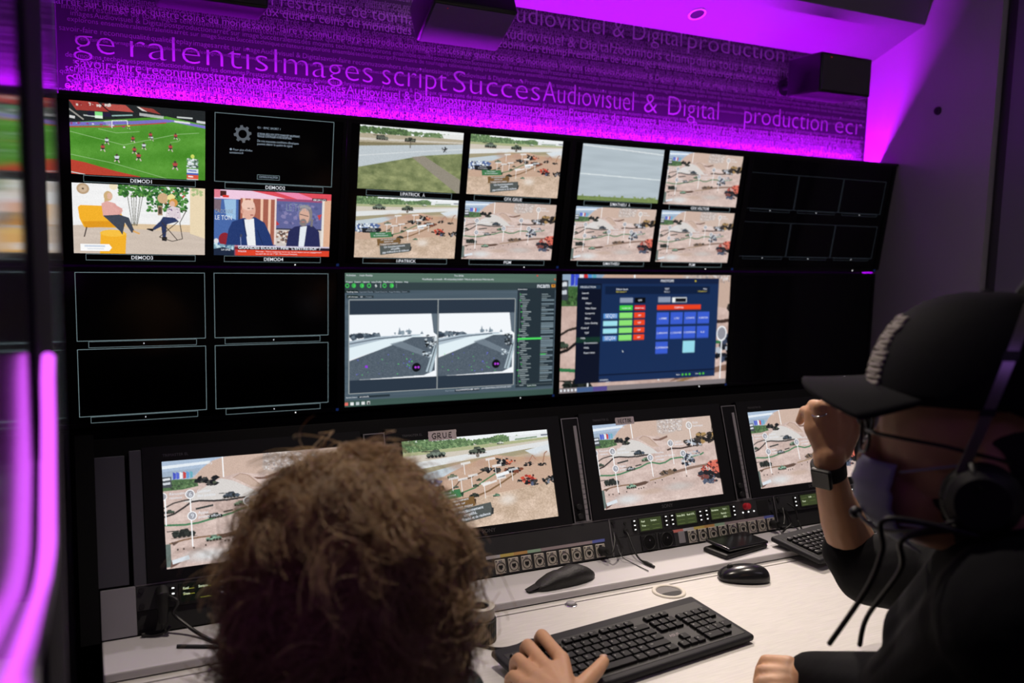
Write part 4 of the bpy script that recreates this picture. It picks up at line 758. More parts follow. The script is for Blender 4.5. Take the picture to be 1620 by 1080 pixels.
# connector panels
def rj45(r, u, v, lit=False, plug=False):
    bm = B(); box2(bm, (u - .0130, -.0065, -v - .0155), (u + .0130, -.003, -v + .0155), .0022, seg=3); c = obj('network_socket', bm, M_nickel, r)
    bm = B(); lathe(bm, [(.0113, 0), (.0113, .0010), (.0102, .0010), (.0102, 0)], (u, -.0066, -v - .002), 28, mat=Matrix.Rotation(math.pi / 2, 4, 'X')); obj('socket_ring', bm, M_sock, c)
    bm = B(); prism(bm, [(u - .0050, -.0068, -v + .0025), (u + .0050, -.0068, -v + .0025), (u + .0050, -.0068, -v - .0040), (u + .0026, -.0068, -v - .0040), (u + .0026, -.0068, -v - .0068), (u - .0026, -.0068, -v - .0068), (u - .0026, -.0068, -v - .0040), (u - .0050, -.0068, -v - .0040)], (0, -.0005, 0)); obj('socket_opening', bm, M_sock, c)
    bm = B(); box2(bm, (u - .0042, -.0082, -v + .0102), (u + .0042, -.0064, -v + .0132), .0008); obj('latch', bm, M_chrome, c)
    bm = B()
    for sx, sz in ((-.0102, .0122), (.0102, -.0122)): cyl(bm, (u + sx, -.0065, -v + sz), (u + sx, -.0072, -v + sz), .0016, n=10)
    obj('screw', bm, M_chrome, c)
LCOL = {'w': (.62, .62, .68), 'y': (.72, .58, .16), 'o': (.7, .4, .14), 'g': (.4, .6, .44), 'p': (.42, .34, .36), 'b': (.16, .2, .62), 'r': (.72, .22, .2)}
LM = {k: mat('label_strip_' + {'w': 'white', 'y': 'yellow', 'o': 'orange', 'g': 'green', 'p': 'mauve', 'b': 'blue', 'r': 'red'}[k], c, .6) for k, c in LCOL.items()}
def patch(u0, u1, v0, v1, ul, ur, vl, seq, cu, n, pitch, vc, label):
    r = mroot('connector_panel', 0, 0, label, 'connector panel', 'connector panels along the console foot')
    bm = B(); box2(bm, (u0, -.003, -v1), (u1, .0115, -v0), .0006); obj('face_plate', bm, M_panel, r)
    bm = B(); w = (ur - ul) / len(seq)
    for i, ch in enumerate(seq): box2(bm, (ul + w * i, -.0036, -vl - .0068), (ul + w * (i + 1), -.003, -vl), 0, i)
    o = obj('label_strip', bm, [LM[ch] for ch in seq], r); o['label'] = 'strip of white, yellow, orange, green, mauve and blue labels'
    for i in range(n): rj45(r, cu + pitch * i, vc)
    return r
r = patch(.4715, .9905, .2303, .3165, .661, .973, .2715, 'wyogppppb', .693, 9, .033, .2975, 'connector panel under the GRUE monitor, blank above its row of nickel sockets')
r2 = patch(.9935, 1.508, .2755, .3165, 1.171, 1.502, .2765, 'rwyogppppb', 1.229, 9, .0325, .2985, 'connector panel with two dark power sockets beside nickel sockets, under the VECTOR monitor')
for uu in (1.097, 1.15):
    bm = B(); box2(bm, (uu - .0225, -.006, -.3155), (uu + .0225, -.003, -.2765), .003); s_ = obj('power_socket', bm, M_black, r2)
    bm = B(); lathe(bm, [(.0185, 0), (.0185, .002), (.0165, .002), (.0165, -.001), (0.0001, -.001)], (uu, -.006, -.296), 32, mat=Matrix.Rotation(math.pi / 2, 4, 'X')); obj('socket_well', bm, M_sock, s_)
    bm = B(); cyl(bm, (uu, -.006, -.291), (uu, -.0125, -.291), .0022, n=10); obj('earth_pin', bm, M_chrome, s_)
bm = B(); box2(bm, (1.186, -.006, -.311), (1.206, -.003, -.282), .002); obj('small_connector', bm, M_rail, r2)
bm = B()
for uu in (.4700, .9922, 1.5122): box2(bm, (uu - .0012, -.0045, -.3165), (uu + .0012, .0, -.2297))
obj('panel_dividers', bm, M_railline, cs)['label'] = 'thin upright metal dividers'
# plugged-in black plugs
def plug(u, v, d, r_, lab, tail=None):
    bm = B(); cyl(bm, MP(u, v, .0062), MP(u, v, .012), r_ * .8, n=18); cyl(bm, MP(u, v, .012), MP(u, v + .004, d), r_, r_ * .8, 18); o = obj('cable_plug', bm, M_sock, smooth=True); tag(o, lab, 'plug', 'black plugs in the console panels')
    return MP(u, v + .004, d)
pa = plug(.9575, .2985, .03, .0108, 'black plug in the last nickel socket beneath the GRUE monitor')
pb = plug(1.489, .2995, .03, .0108, 'black plug in the last nickel socket beneath the VECTOR monitor')

# ------------------------------------------------------------------ shelf and worktop
def wood_white(name, col, rough=.42):
    m = mat(name, col, rough); nt = m.node_tree; p = nt.nodes['Principled BSDF']; mp = [n for n in nt.nodes if n.type == 'MAPPING'][0]
    mp.inputs['Scale'].default_value = (3, 60, 3)
    n1 = nt.nodes.new('ShaderNodeTexNoise'); n1.inputs['Scale'].default_value = 6; n1.inputs['Detail'].default_value = 6; n1.inputs['Distortion'].default_value = .6
    nt.links.new(mp.outputs[0], n1.inputs[0])
    mr = nt.nodes.new('ShaderNodeMapRange'); mr.inputs[1].default_value = .35; mr.inputs[2].default_value = .65; mr.inputs[3].default_value = .90; mr.inputs[4].default_value = 1.03
    nt.links.new(n1.outputs[0], mr.inputs[0])
    x = nt.nodes.new('ShaderNodeMix'); x.data_type = 'RGBA'; x.blend_type = 'MULTIPLY'; x.inputs[0].default_value = 1; x.inputs[6].default_value = (*col, 1)
    nt.links.new(mr.outputs[0], x.inputs[7]); nt.links.new(x.outputs[2], p.inputs['Base Color'])
    b = nt.nodes.new('ShaderNodeBump'); b.inputs['Strength'].default_value = .25; b.inputs['Distance'].default_value = .001; nt.links.new(n1.outputs[0], b.inputs['Height']); nt.links.new(b.outputs[0], p.inputs['Normal'])
    return m
M_desk = wood_white('white_woodgrain_laminate', (.74, .72, .69)); M_shelf = mat('white_shelf_board', (.66, .64, .66), .4)
ZD, ZS = -.757, -.739
dk = empty('worktop', W(.017, 1.05, ZD), label='long white woodgrain worktop below the slanted console', cat='worktop')
bm = B()
box2(bm, (0, 0, -.03), (2.83, .476, 0), .0015); box2(bm, (0, .4795, -.03), (2.83, .68, 0), .0008); obj('board', bm, M_desk, dk)
bm = B(); box2(bm, (0, .475, -.028), (2.83, .481, -.004)); obj('cable_slot', bm, M_sock, dk)['label'] = 'narrow dark slot'
bm = B(); box2(bm, (0, .02, -.743), (.03, .66, -.03)); box2(bm, (2.8, .02, -.743), (2.83, .66, -.03)); box2(bm, (.03, .63, -.743), (2.8, .65, -.03)); obj('support', bm, M_fill, dk)
sh = empty('desk_shelf', W(.017, 1.547, ZD), label='raised pale shelf board at the foot of the slanted console', cat='shelf')
bm = B(); box2(bm, (0, 0, .0015), (2.83, .134, .018), .003); obj('board', bm, M_shelf, sh)
bm = B(); box2(bm, (0, .002, 0), (2.83, .13, .0015)); obj('shadow_gap', bm, M_sock, sh)
# steel push button and cable grommet
b_ = empty('push_button', W(.912, 1.517, ZD), label='round brushed steel push button set in the worktop', cat='button')
bm = B(); lathe(bm, [(.0135, 0), (.0135, .0016), (.0122, .0024), (.0104, .0022), (.0104, .0005)], n=40); obj('rim', bm, M_chrome, b_, smooth=True)
bm = B(); lathe(bm, [(.0098, .0006), (.0098, .0058), (.0086, .0072), (.0001, .0078)], n=40); obj('cap', bm, mat('brushed_steel', (.36, .35, .36), .45, metal=.3), b_, smooth=True)
g_ = empty('cable_grommet', W(1.148, 1.492, ZD), label='open cream plastic cable grommet ring in the worktop', cat='grommet')
M_cream = mat('cream_plastic', (.72, .68, .6), .4)
bm = B(); lathe(bm, [(.0375, 0), (.0375, .002), (.036, .0036), (.030, .0036), (.0285, .0022), (.0285, .0004)], n=48); obj('ring', bm, M_cream, g_, smooth=True)
bm = B(); lathe(bm, [(.0284, .0012), (.0284, .0006), (.0001, .0006)], n=40); obj('inner_well', bm, mat('grommet_well', (.17, .16, .16), .6), g_)
bm = B(); prism(bm, [(.024 * math.cos(t) + .001, .0195 * math.sin(t) * (1 if math.sin(t) < 0 else .15) - .006, .0014) for t in [2 * math.pi * k / 24 for k in range(24)]], (0, 0, .0003)); obj('cable_opening', bm, M_sock, g_)
# mouse
ms = empty('computer_mouse', W(1.352, 1.482, ZD), (0, 0, math.radians(-30)), 'glossy black computer mouse on the worktop beside the cream grommet', 'mouse')
M_gloss = mat('glossy_black_plastic', (.012, .012, .014), .22, spec=.5)
def dome(bm, L, Wd, H, nx=28, ny=20):
    rows = []
    for i in range(nx + 1):
        a = math.pi * i / nx; x = -math.cos(a) * L / 2; wv = Wd / 2 * (math.sin(a) ** .62) * (1 + .08 * math.cos(a)); hh = H * (math.sin(a) ** .7) * (1 - .16 * math.cos(a)); r_ = []
        for j in range(ny + 1):
            b = math.pi * j / ny; r_.append(bm.verts.new((x, -math.cos(b) * wv, .004 + (math.sin(b) ** .75) * hh)))
        rows.append(r_)
    for i in range(nx):
        for j in range(ny): bm.faces.new((rows[i][j], rows[i][j + 1], rows[i + 1][j + 1], rows[i + 1][j]))
        bm.faces.new((rows[i][0], rows[i + 1][0], rows[i + 1][ny], rows[i][ny]))
    bmesh.ops.remove_doubles(bm, verts=bm.verts[:], dist=1e-6)
bm = B(); dome(bm, .118, .066, .033); obj('shell', bm, M_gloss, ms, smooth='all')
bm = B(); lathe(bm, [(.046, 0), (.048, .003), (.048, .006)], n=32); bmesh.ops.scale(bm, vec=(1.1, .62, 1), verts=bm.verts[:]); obj('base', bm, M_black, ms)
bm = B(); cyl(bm, (-.032, -.0035, .027), (-.032, .0035, .027), .0085, n=20); obj('scroll_wheel', bm, M_black, ms)
# keyboards
M_kb = mat('keyboard_case', (.014, .014, .018), .6, spec=.3); M_key = mat('black_keycap', (.008, .008, .010), .62, spec=.25); M_leg = mat('key_legend_white', (.5, .5, .5), .6)
def keyboard(name, w, d, loc, rz, tilt, label, brand, legend_scale=1.0, shown=None):
    r = empty(name, loc, (tilt, 0, rz), label, 'keyboard')
    bm = B(); box2(bm, (-w / 2, -d / 2, -.008), (w / 2, d / 2, .006), .0055, seg=3); obj('case', bm, M_kb, r, smooth=True)
    bm = B(); box2(bm, (-w / 2 + .012, -d / 2 + .014, .0055), (w / 2 - .012, d / 2 - .024, .0066), .0008); obj('key_well', bm, M_sock, r)
    p = (w - .034) / 22.95; x0 = -w / 2 + .017; y0 = d / 2 - .033; ky = (d - .052) / 6.15
    K = []
    for k in range(16):
        gap = .35 * sum(1 for g in (0, 4, 8, 12) if k > g)
        if k < 13: K.append((k * 1.0 + gap * .9, 0, 1, .8))
    for k in range(3): K.append((15.45 + k, 0, 1, .8))
    for rr, (st, n, last) in enumerate(((0, 13, 2), (1.5, 12, 1.5), (1.75, 12, 1.25), (1.25, 11, 2.75))):
        if st: K.append((0, rr + 1, st, 1))
        for k in range(n): K.append((st + k, rr + 1, 1, 1))
        K.append((st + n, rr + 1, last, 1))
    for s_, w_ in ((0, 1.25), (1.25, 1.25), (2.5, 1.25), (3.75, 6.25), (10, 1.25), (11.25, 1.25), (12.5, 1.25), (13.75, 1.25)): K.append((s_, 5, w_, 1))
    for rr in (1, 2):
        for k in range(3): K.append((15.45 + k, rr, 1, 1))
    K += [(16.45, 4, 1, 1), (15.45, 5, 1, 1), (16.45, 5, 1, 1), (17.45, 5, 1, 1)]
    for rr in range(1, 6):
        for k in range(4):
            if rr in (3, 5) and k == 3 or (rr == 5 and k == 1): continue
            K.append((18.85 + k, rr, 2 if (rr == 5 and k == 0) else 1, 1))
    tops = {}; objs = 0; rest = B(); chars = 'AZERTYUIOPQSDFGHJKLM1234567890WXCVBN?./'
    lg = []
    for i, (kx, kr, kw, kh) in enumerate(K):
        cx = x0 + (kx + kw / 2) * p; cy = y0 - (kr + .5) * ky + (.06 * ky if kr == 0 else 0); sx = kw * p - .0022; sy = ky * kh - .0024
        lg.append((chars[i % len(chars)] if kw == 1 and kr else 'Fn', cx - sx * .32, cy + sy * .02, .0052 * legend_scale, 'L', 0, .012 if legend_scale > 1 else 0))
        if objs < 100:
            key = (round(sx, 5), round(sy, 5))
            if key not in tops:
                bm = B(); vs = box(bm, (0, 0, 0), (sx, sy, .0062), .0011)
                for v in vs:
                    if v.co.z > .001: v.co.x *= .93 if kw < 3 else .985; v.co.y *= .9
                o = obj('key', bm, M_key, r); tops[key] = o
            else: o = tops[key].copy(); COL.objects.link(o); o.parent = r
            o.location = (cx, cy, .0092); objs += 1
        else: box(rest, (cx, cy, .0092), (sx, sy, .0062), .0009)
    tag(obj('keys', rest, M_key, r), kind='stuff')
    V = []; F = []; n = 0
    for s_, x, y, sz, al, mi, off in lg:
        v, f, w_ = glyphs(s_, off, 1); V += [(a * sz + x, b * sz + y, .01255) for a, b in v]; F += [tuple(q + n for q in g) for g in f]; n += len(v)
    obj('key_legends', (V, F), M_leg, r)
    if brand:
        v, f, w_ = glyphs(brand, .01, 3); sz = .011; obj('brand_lettering', ([(a * sz + x0 + 15.75 * p, b * sz + y0 - 3.9 * ky, .0072) for a, b in v], f), mat('keyboard_brand', (.2, .15, .17), .4), r)
    return r
keyboard('keyboard', .494, .176, W(.8965, 1.282, ZD + .0185), math.radians(6.3), math.radians(5), 'wide black keyboard in the middle of the worktop, under the curly person\'s hand', 'ASUS')
keyboard('keyboard', .44, .15, W(1.764, 1.553, ZD + .030), math.radians(8), math.radians(5.5), 'black keyboard with bright white key legends behind the bare forearm', None, 1.5)
# tape rolls
tb = empty('black_tape_roll', W(.668, 1.452, ZD), label='ribbed black tape roll under the cream roll, beside the curly head', cat='tape roll')
bm = B(); n = 56; rr = []
def ribbed(bm, r0, z0, z1, n=72):
    a = []; b = []
    for k in range(n):
        q = r0 * (1 + (.012 if k % 2 else -.012)); c_, s_ = math.cos(2 * math.pi * k / n), math.sin(2 * math.pi * k / n); a.append(bm.verts.new((q * c_, q * s_, z0))); b.append(bm.verts.new((q * .97 * c_, q * .97 * s_, z1)))
    for k in range(n): bm.faces.new((a[k], a[(k + 1) % n], b[(k + 1) % n], b[k]))
    bm.faces.new(b); bm.faces.new(a[::-1])
ribbed(bm, .0345, 0, .042); obj('roll', bm, mat('dark_green_black_rubber', (.016, .02, .018), .6), tb)
bm = B(); lathe(bm, [(.024, .0421), (.024, .0435), (.02, .0435), (.02, .0421)], n=36); obj('core', bm, M_mattblack, tb)
tw = empty('cream_tape_roll', W(.671, 1.455, ZD + .0437), label='small cream tape roll standing on the black tape roll', cat='tape roll')
bm = B(); lathe(bm, [(.0175, 0), (.029, 0), (.029, .0005), (.029, .0215), (.0285, .022), (.0178, .022), (.0175, .0215), (.0175, .0)], n=48); obj('roll', bm, mat('cream_tape', (.6, .57, .48), .5), tw, smooth=True)
bm = B(); lathe(bm, [(.0174, .001), (.0174, .0205), (.0155, .0205), (.0155, .001)], n=40); obj('core', bm, mat('dark_blue_core', (.02, .05, .07), .5), tw, smooth=True)
# pouch lying on the shelf
M_leather = mat('black_leather', (.007, .0065, .0065), .55, bump=.5, bscale=220)
po = empty('leather_pouch', W(.935, 1.588, ZS), (0, 0, math.radians(8)), 'small flattened black leather pouch lying on the shelf', 'pouch')
bm = B()
prof = [(-.098, .006, .002), (-.092, .009, .004), (-.078, .010, .004), (-.072, .014, .007), (-.06, .019, .010), (-.035, .023, .0155), (-.02, .024, .017), (-.005, .026, .0165), (.02, .027, .020), (.045, .025, .018), (.065, .02, .013), (.078, .012, .008), (.083, .004, .003)]
rows = []
for x, hw, h in prof:
    rows.append([bm.verts.new((x, hw * math.cos(a), max(.0004, h * (1 + .9 * math.sin(a)) / 1.0 if math.sin(a) > -.3 else h * .05))) for a in [2 * math.pi * k / 20 for k in range(20)]])
for i in range(len(rows) - 1):
    for k in range(20): bm.faces.new((rows[i][k], rows[i][(k + 1) % 20], rows[i + 1][(k + 1) % 20], rows[i + 1][k]))
bm.faces.new(rows[0]); bm.faces.new(rows[-1]); o = obj('body', bm, M_leather, po, smooth='all')
bm = B(); prism(bm, [(-.1, -.008, .0035), (-.07, -.011, .0105), (-.07, .011, .0105), (-.1, .008, .0035)], (0, 0, .0015)); obj('closing_tab', bm, M_leather, po)
# phone on its case
ph = empty('smartphone', W(1.438, 1.612, ZS), (0, 0, math.radians(10)), 'glossy black smartphone resting raised on its black case, on the shelf', 'phone')
bm = B(); box2(bm, (-.082, -.041, .0), (.076, .034, .012), .0055, seg=3); obj('case', bm, M_leather, ph, smooth=True)
mm = Matrix.Rotation(math.radians(3), 4, 'Y') @ Matrix.Rotation(math.radians(3), 4, 'X')
bm = B(); box(bm, (.006, .0, .0185), (.152, .076, .0088), .004, 3, mat=mm); obj('body', bm, M_gloss, ph, smooth=True)
bm = B(); box(bm, (.006, .0, .0231), (.144, .069, .0004), mat=mm); obj('screen', bm, mat('phone_glass', (.004, .004, .005), .22, spec=.4), ph)
# ------------------------------------------------------------------ cables
def bez(pts, n=10):
    pts = [Vector(p) for p in pts]; P_ = [pts[0]] + pts + [pts[-1]]; out = []
    for i in range(1, len(P_) - 2):
        for k in range(n):
            t = k / n; a, b, c, d = P_[i - 1], P_[i], P_[i + 1], P_[i + 2]
            out.append(.5 * ((2 * b) + (c - a) * t + (2 * a - 5 * b + 4 * c - d) * t * t + (3 * b - a - 3 * c + d) * t ** 3))
    out.append(pts[-1]); return out
M_cable = mat('black_cable', (.012, .012, .013), .45); M_cable2 = mat('grey_cable', (.1, .1, .11), .5)
def cable(pts, r, label, m=M_cable, end=None, group=None):
    p = bez(pts); bm = B(); tube(bm, p, r, 8)
    if not end: o = obj('cable', bm, m, smooth=True); return tag(o, label, 'cable', group)
    root = empty('cable', p[0], label=label, cat='cable', group=group); o = obj('cord', bm, m, root, smooth=True); o.location = -p[0]
    bm = B(); d = (p[-1] - p[-3]).normalized(); tube(bm, [p[-1] - d * .012, p[-1] - d * .002, p[-1], p[-1] + d * end], [r * 1.1, r * 1.8, .0045, .0045], 12); tube(bm, [p[-1] + d * end, p[-1] + d * (end + .009)], [.0034, .0034], 10); o = obj('plug', bm, M_sock, root, smooth=True); o.location = -p[0]; return root
S = ZS + .003; D_ = ZD + .003
cable([at_z(745, 1016, D_), at_z(765, 1022, D_), at_z(790, 1026, D_), at_z(815, 1022, D_), at_z(832, 1014, D_ + .006), at_z(845, 1012, D_ + .012)], .003, 'black keyboard cable curving from under the black tape roll')
cable([MP(1.03, .262, .008), MP(1.03, .27, .02), at_z(1003, 870, S + .02), at_z(1012, 884, S + .004), at_z(1022, 890, S + .0015)], .0022, 'black cable with small plug hanging from the VECTOR panel onto the shelf', end=.018)
cable([MP(1.0, .29, .012), at_z(984, 880, S + .01), at_z(1000, 890, S - .001), at_z(1018, 899, S - .001), at_z(1026, 903, S - .001)], .0011, 'thin grey cable lying on the shelf beside the small plug', M_cable2)
cable([pa, pa + NO * .02 + DN * .005, MP(.975, .28, .045), MP(.985, .26, .03), MP(1.0, .30, .03), MP(1.004, .312, .014)], .0026, 'short black cable looping from the last socket under the GRUE monitor')
cable([pb, pb + NO * .018, MP(1.505, .285, .04), MP(1.515, .262, .03), MP(1.53, .30, .035), at_z(1243, 836, S + .01), at_z(1238, 842, S)], .0024, 'black cable looping from the last socket under the VECTOR monitor')
cable([MP(1.55, .252, .012), MP(1.556, .27, .03), at_z(1262, 822, S + .02), at_z(1268, 836, S + .008), at_z(1272, 842, S + .002)], .0024, 'black cable with small plug on the shelf before the right-end panel', end=.018)
cable([MP(1.52, .31, .008), at_z(1255, 833, S), at_z(1272, 843, S - .001), at_z(1290, 848, S - .001), at_z(1310, 850, S - .001)], .0011, 'thin grey cable lying on the shelf behind the second keyboard', M_cable2)
# headset plug in the far left panel with its long cable
hp = empty('headset_cable', MP(-.012, .245), label='thick black cable hanging from the far left intercom panel across the shelf', cat='cable')
bm = B(); tube(bm, [MP(-.012, .243, .0045), MP(-.012, .243, .03), MP(-.0115, .25, .038), MP(-.011, .262, .036), MP(-.012, .30, .026)], [.0105, .0115, .012, .011, .0075], 16); o = obj('plug', bm, M_sock, hp, smooth=True); o.location = -hp.location
bm = B(); tube(bm, bez([MP(-.008, .25, .034), MP(.012, .265, .05), at_z(275, 970, S + .035), at_z(300, 992, S + .012), at_z(322, 1006, S + .002), at_z(345, 1016, S), at_z(375, 1022, S), at_z(280, 1022, S)]), .0036, 8); o = obj('cord', bm, M_cable, hp, smooth=True); o.location = -hp.location
bm = B(); tube(bm, bez([MP(-.012, .30, .026), MP(-.016, .315, .014), at_z(225, 1004, S + .002), at_z(245, 1004, S + .0005), at_z(262, 998, S + .004), MP(.0, .31, .01)]), .003, 8); o = obj('cord_loop', bm, M_cable, hp, smooth=True); o.location = -hp.location

# ------------------------------------------------------------------ speakers and soffit fittings
M_spk = mat('black_loudspeaker_cabinet', (.006, .0055, .007), .4); M_grille = mat('speaker_grille', (.07, .06, .075), .6, bump=.6, bscale=800)
def speaker(x0, x1, y0, y1, z0, z1, tilt, label, rz=0):
    w, d, h = x1 - x0, y1 - y0, z1 - z0
    r = empty('loudspeaker', W((x0 + x1) / 2, (y0 + y1) / 2, z1), (tilt, 0, rz), label, 'loudspeaker', 'loudspeakers hanging under the soffit')
    bm = B(); box(bm, (0, 0, -h / 2), (w, d, h), .008, 3); obj('cabinet', bm, M_spk, r, smooth=True)
    bm = B(); box(bm, (0, -d / 2 - .001, -h / 2), (w - .016, .003, h - .016), .001); obj('front_grille', bm, M_grille, r)
    bm = B(); cyl(bm, (w * -.32, -d / 2 - .003, -h * .12), (w * -.32, -d / 2 - .0034, -h * .12), .0016, n=10); obj('power_light', bm, glow('red_led', (200, 40, 20), 1.2), r)
    inv = Euler((tilt, 0, rz)).to_matrix().inverted(); c0 = Vector((0, 0, -h / 2)); wv = inv @ Vector((0, YB - .0005 - (y0 + y1) / 2 - (Euler((tilt, 0, rz)).to_matrix() @ c0).y, 0)); p1 = c0 + wv
    bm = B(); cyl(bm, c0, p1, .011, n=16); cyl(bm, p1 - wv.normalized() * .006, p1, .03, n=20); obj('bracket', bm, M_spk, r)
    return r
speaker(.19, .445, 2.30, 2.44, .572, .71, 0, 'black loudspeaker at the upper left, cut by the picture edge')
speaker(.876, 1.132, 2.24, 2.36, .535, .70, math.radians(60), 'tilted loudspeaker in the upper middle, its lower face lit violet')
speaker(2.30, 2.545, 2.28, 2.44, .548, .682, 0, 'black loudspeaker in the right corner under the sloping soffit')
for lx, ly, pw in CEIL_LAMPS:
    r = empty('downlight', W(lx, ly, 1.05), (math.pi, 0, 0), 'round white downlight in the flat ceiling above the ' + ('curly person\'s keyboard' if lx < 1 else 'computer mouse'), 'downlight', 'ceiling downlights')
    bm = B(); lathe(bm, [(.05, 0), (.05, .003), (.046, .005), (.036, .004), (.036, 0)], n=40); obj('rim', bm, mat('white_metal', (.7, .68, .7), .4), r, smooth=True)
    bm = B(); lathe(bm, [(.0358, .001), (.0001, .001)], n=40); obj('lens', bm, glow('lamp_lens', (255, 240, 220), 1.5), r)
SN = Vector((0, -.098, -.24)).normalized()
for lx, lab in ((.95, 'round recessed downlight in the soffit above the middle loudspeaker'), (1.921, 'small round recessed downlight in the violet-lit soffit')):
    r = empty('downlight', W(lx, 2.485, .798) + SN * .0005, SN.to_track_quat('Z', 'Y').to_euler(), lab, 'downlight', 'recessed downlights')
    bm = B(); lathe(bm, [(.031, -.001), (.031, .002), (.028, .0032), (.025, .002), (.025, -.001)], n=40); obj('rim', bm, mat('white_metal', (.7, .68, .7), .4), r, smooth=True)
    bm = B(); lathe(bm, [(.0248, .0006), (.0001, .0006)], n=40); obj('lens', bm, mat('dark_lens', (.05, .05, .06), .3), r)
k_ = empty('wall_socket', W(XR, 2.261, .529), (0, 0, 0), 'small round black socket on the pale right wall', 'socket')
bm = B(); cyl(bm, (-.0005, 0, 0), (-.006, 0, 0), .0155, .0135, 28); obj('collar', bm, M_black, k_, smooth=True)
bm = B(); cyl(bm, (-.006, 0, 0), (-.0085, 0, 0), .007, .0055, 20); obj('centre', bm, M_sock, k_, smooth=True)
# LED strip lamp that edges the near left door
M_tube = glow('pink_violet_led', (255, 90, 255), 1, True); q_ = M_tube.node_tree.nodes['Principled BSDF']; q_.inputs['Emission Color'].default_value = (.72, .10, 1, 1); q_.inputs['Emission Strength'].default_value = 1.6
XT = XL + .0085
def tx(px, py, X=XT):
    r_ = RM @ Vector(((px - 810) / FPX, 1, -(py - 540) / FPX)); return r_ * (X / r_.x) + Vector((0, 0, ZC))
lt = empty('led_light_tube', W(XT, .85, -.2), label='glowing pink violet light tube curving down the near left door edge', cat='light strip')
lp = bez([tx(76, 566), tx(75, 600), tx(76, 660), tx(76, 720), tx(76, 800), tx(75, 870), tx(69, 925), tx(58, 965), tx(46, 1005), tx(34, 1045), tx(22, 1080), tx(14, 1110)], 6)
bm = B(); tube(bm, lp, .0055, 12); o = obj('tube', bm, M_tube, lt, smooth=True); o.location = -lt.location
bm = B(); tube(bm, [p + Vector((.0045, .009, 0)) for p in lp], .0022, 8); o = obj('metal_edge', bm, M_rail, lt, smooth=True); o.location = -lt.location

# ------------------------------------------------------------------ people
M_skin = mat('skin', (.64, .35, .20), .5, noise=.12, nscale=30, bump=.12, bscale=140)
M_skin.node_tree.nodes['Principled BSDF'].inputs['Subsurface Weight'].default_value = .12
M_skin.node_tree.nodes['Principled BSDF'].inputs['Subsurface Radius'].default_value = (.012, .005, .003)
M_hoodie = mat('black_hoodie_cloth', (.006, .006, .008), .85, spec=.15, bump=.4, bscale=60)
M_trousers = mat('dark_trousers', (.015, .016, .02), .85)
def skinned(name, bm, m, parent, vox, smooth_it=6):
    o = obj(name, bm, m, parent, smooth='all')
    r = o.modifiers.new('remesh', 'REMESH'); r.mode = 'VOXEL'; r.voxel_size = vox; r.use_smooth_shade = True
    s_ = o.modifiers.new('smooth', 'SMOOTH'); s_.factor = .5; s_.iterations = smooth_it
    return o
def chain(bm, pts, rs):
    for i in range(len(pts) - 1): capsule(bm, pts[i], pts[i + 1], rs[i], rs[i + 1])
def stool(x, y, h, label):
    r = empty('stool', W(x, y, ZF), label=label, cat='stool')
    bm = B(); lathe(bm, [(.19, h - .06), (.205, h - .045), (.205, h - .01), (.19, h), (.0001, h)], n=36); obj('seat', bm, M_mattblack, r, smooth=True)
    bm = B(); cyl(bm, (0, 0, .06), (0, 0, h - .05), .025); obj('column', bm, M_chrome, r)
    bm = B(); lathe(bm, [(.21, 0), (.21, .012), (.05, .06), (.03, .07)], n=36); obj('base', bm, M_chrome, r, smooth=True)
# ---- person with curly hair
cp = empty('person', (0, 0, 0), label='person with a curly golden brown head seen from behind, one hand on the wide keyboard', cat='person')
HC = pt(556, 922, 1.0); FD = Vector((.45, .89, -.05)).normalized(); LD = Vector((0, 0, 1)).cross(FD).normalized(); UD = FD.cross(LD)
MC = Matrix((FD, LD, UD)).transposed()
def hl(M_, c, f, l, u): return c + M_ @ Vector((f, l, u))
bm = B()
q4 = MC.to_4x4()
ell(bm, HC, (.098, .078, .112), q4); ell(bm, hl(MC, HC, .03, 0, -.07), (.066, .056, .06), q4); capsule(bm, hl(MC, HC, .092, 0, .0), hl(MC, HC, .108, 0, -.03), .008, .013)
for s_ in (1, -1):
    ell(bm, hl(MC, HC, -.005, s_ * .08, -.02), (.018, .009, .03), q4); ell(bm, hl(MC, HC, .083, s_ * .032, .0), (.014, .017, .012), q4)
ell(bm, hl(MC, HC, .088, 0, -.068), (.012, .024, .009), q4)
chest = HC + Vector((-.02, -.06, -.36)); capsule(bm, hl(MC, HC, -.02, 0, -.08), chest + Vector((.0, .02, .13)), .056, .062)
LS = chest + LD * .16 + Vector((0, 0, .08)); RS = chest - LD * .16 + Vector((0, 0, .08))
K = lambda px, py, h: at_z(px, py, ZD + h)
wr = K(897, 1112, .052); EL = W(.44, 1.06, -.705)
chain(bm, [LS, EL], [.05, .04]); chain(bm, [EL, wr], [.038, .026])
mcp = {'i': K(888, 1042, .062), 'm': K(866, 1058, .064), 'r': K(849, 1072, .060), 'p': K(834, 1086, .052)}
pip = {'i': K(857, 1004, .058), 'm': K(835, 1020, .062), 'r': K(820, 1042, .057), 'p': K(812, 1068, .046)}
rad = {'i': (.0128, .0115, .0095), 'm': (.0130, .0118, .0096), 'r': (.0125, .0112, .0092), 'p': (.0115, .0098, .0082)}
for k in 'imrp':
    a, b = mcp[k], pip[k]; d_ = (b - a); d_.z = 0; d_.normalize()
    dip = b + d_ * .017 + Vector((0, 0, -.014)); tip = dip + d_ * .004 + Vector((0, 0, -.017))
    chain(bm, [wr, a], [.020, .0145]); chain(bm, [a, b, dip, tip], [rad[k][0], rad[k][1], rad[k][2], rad[k][2] * .86])
for a, b in (('i', 'm'), ('m', 'r'), ('r', 'p')):
    capsule(bm, wr * .35 + (mcp[a] + mcp[b]) * .325, (mcp[a] + mcp[b]) / 2 - (mcp[a] - wr) * .1, .015, .0135)
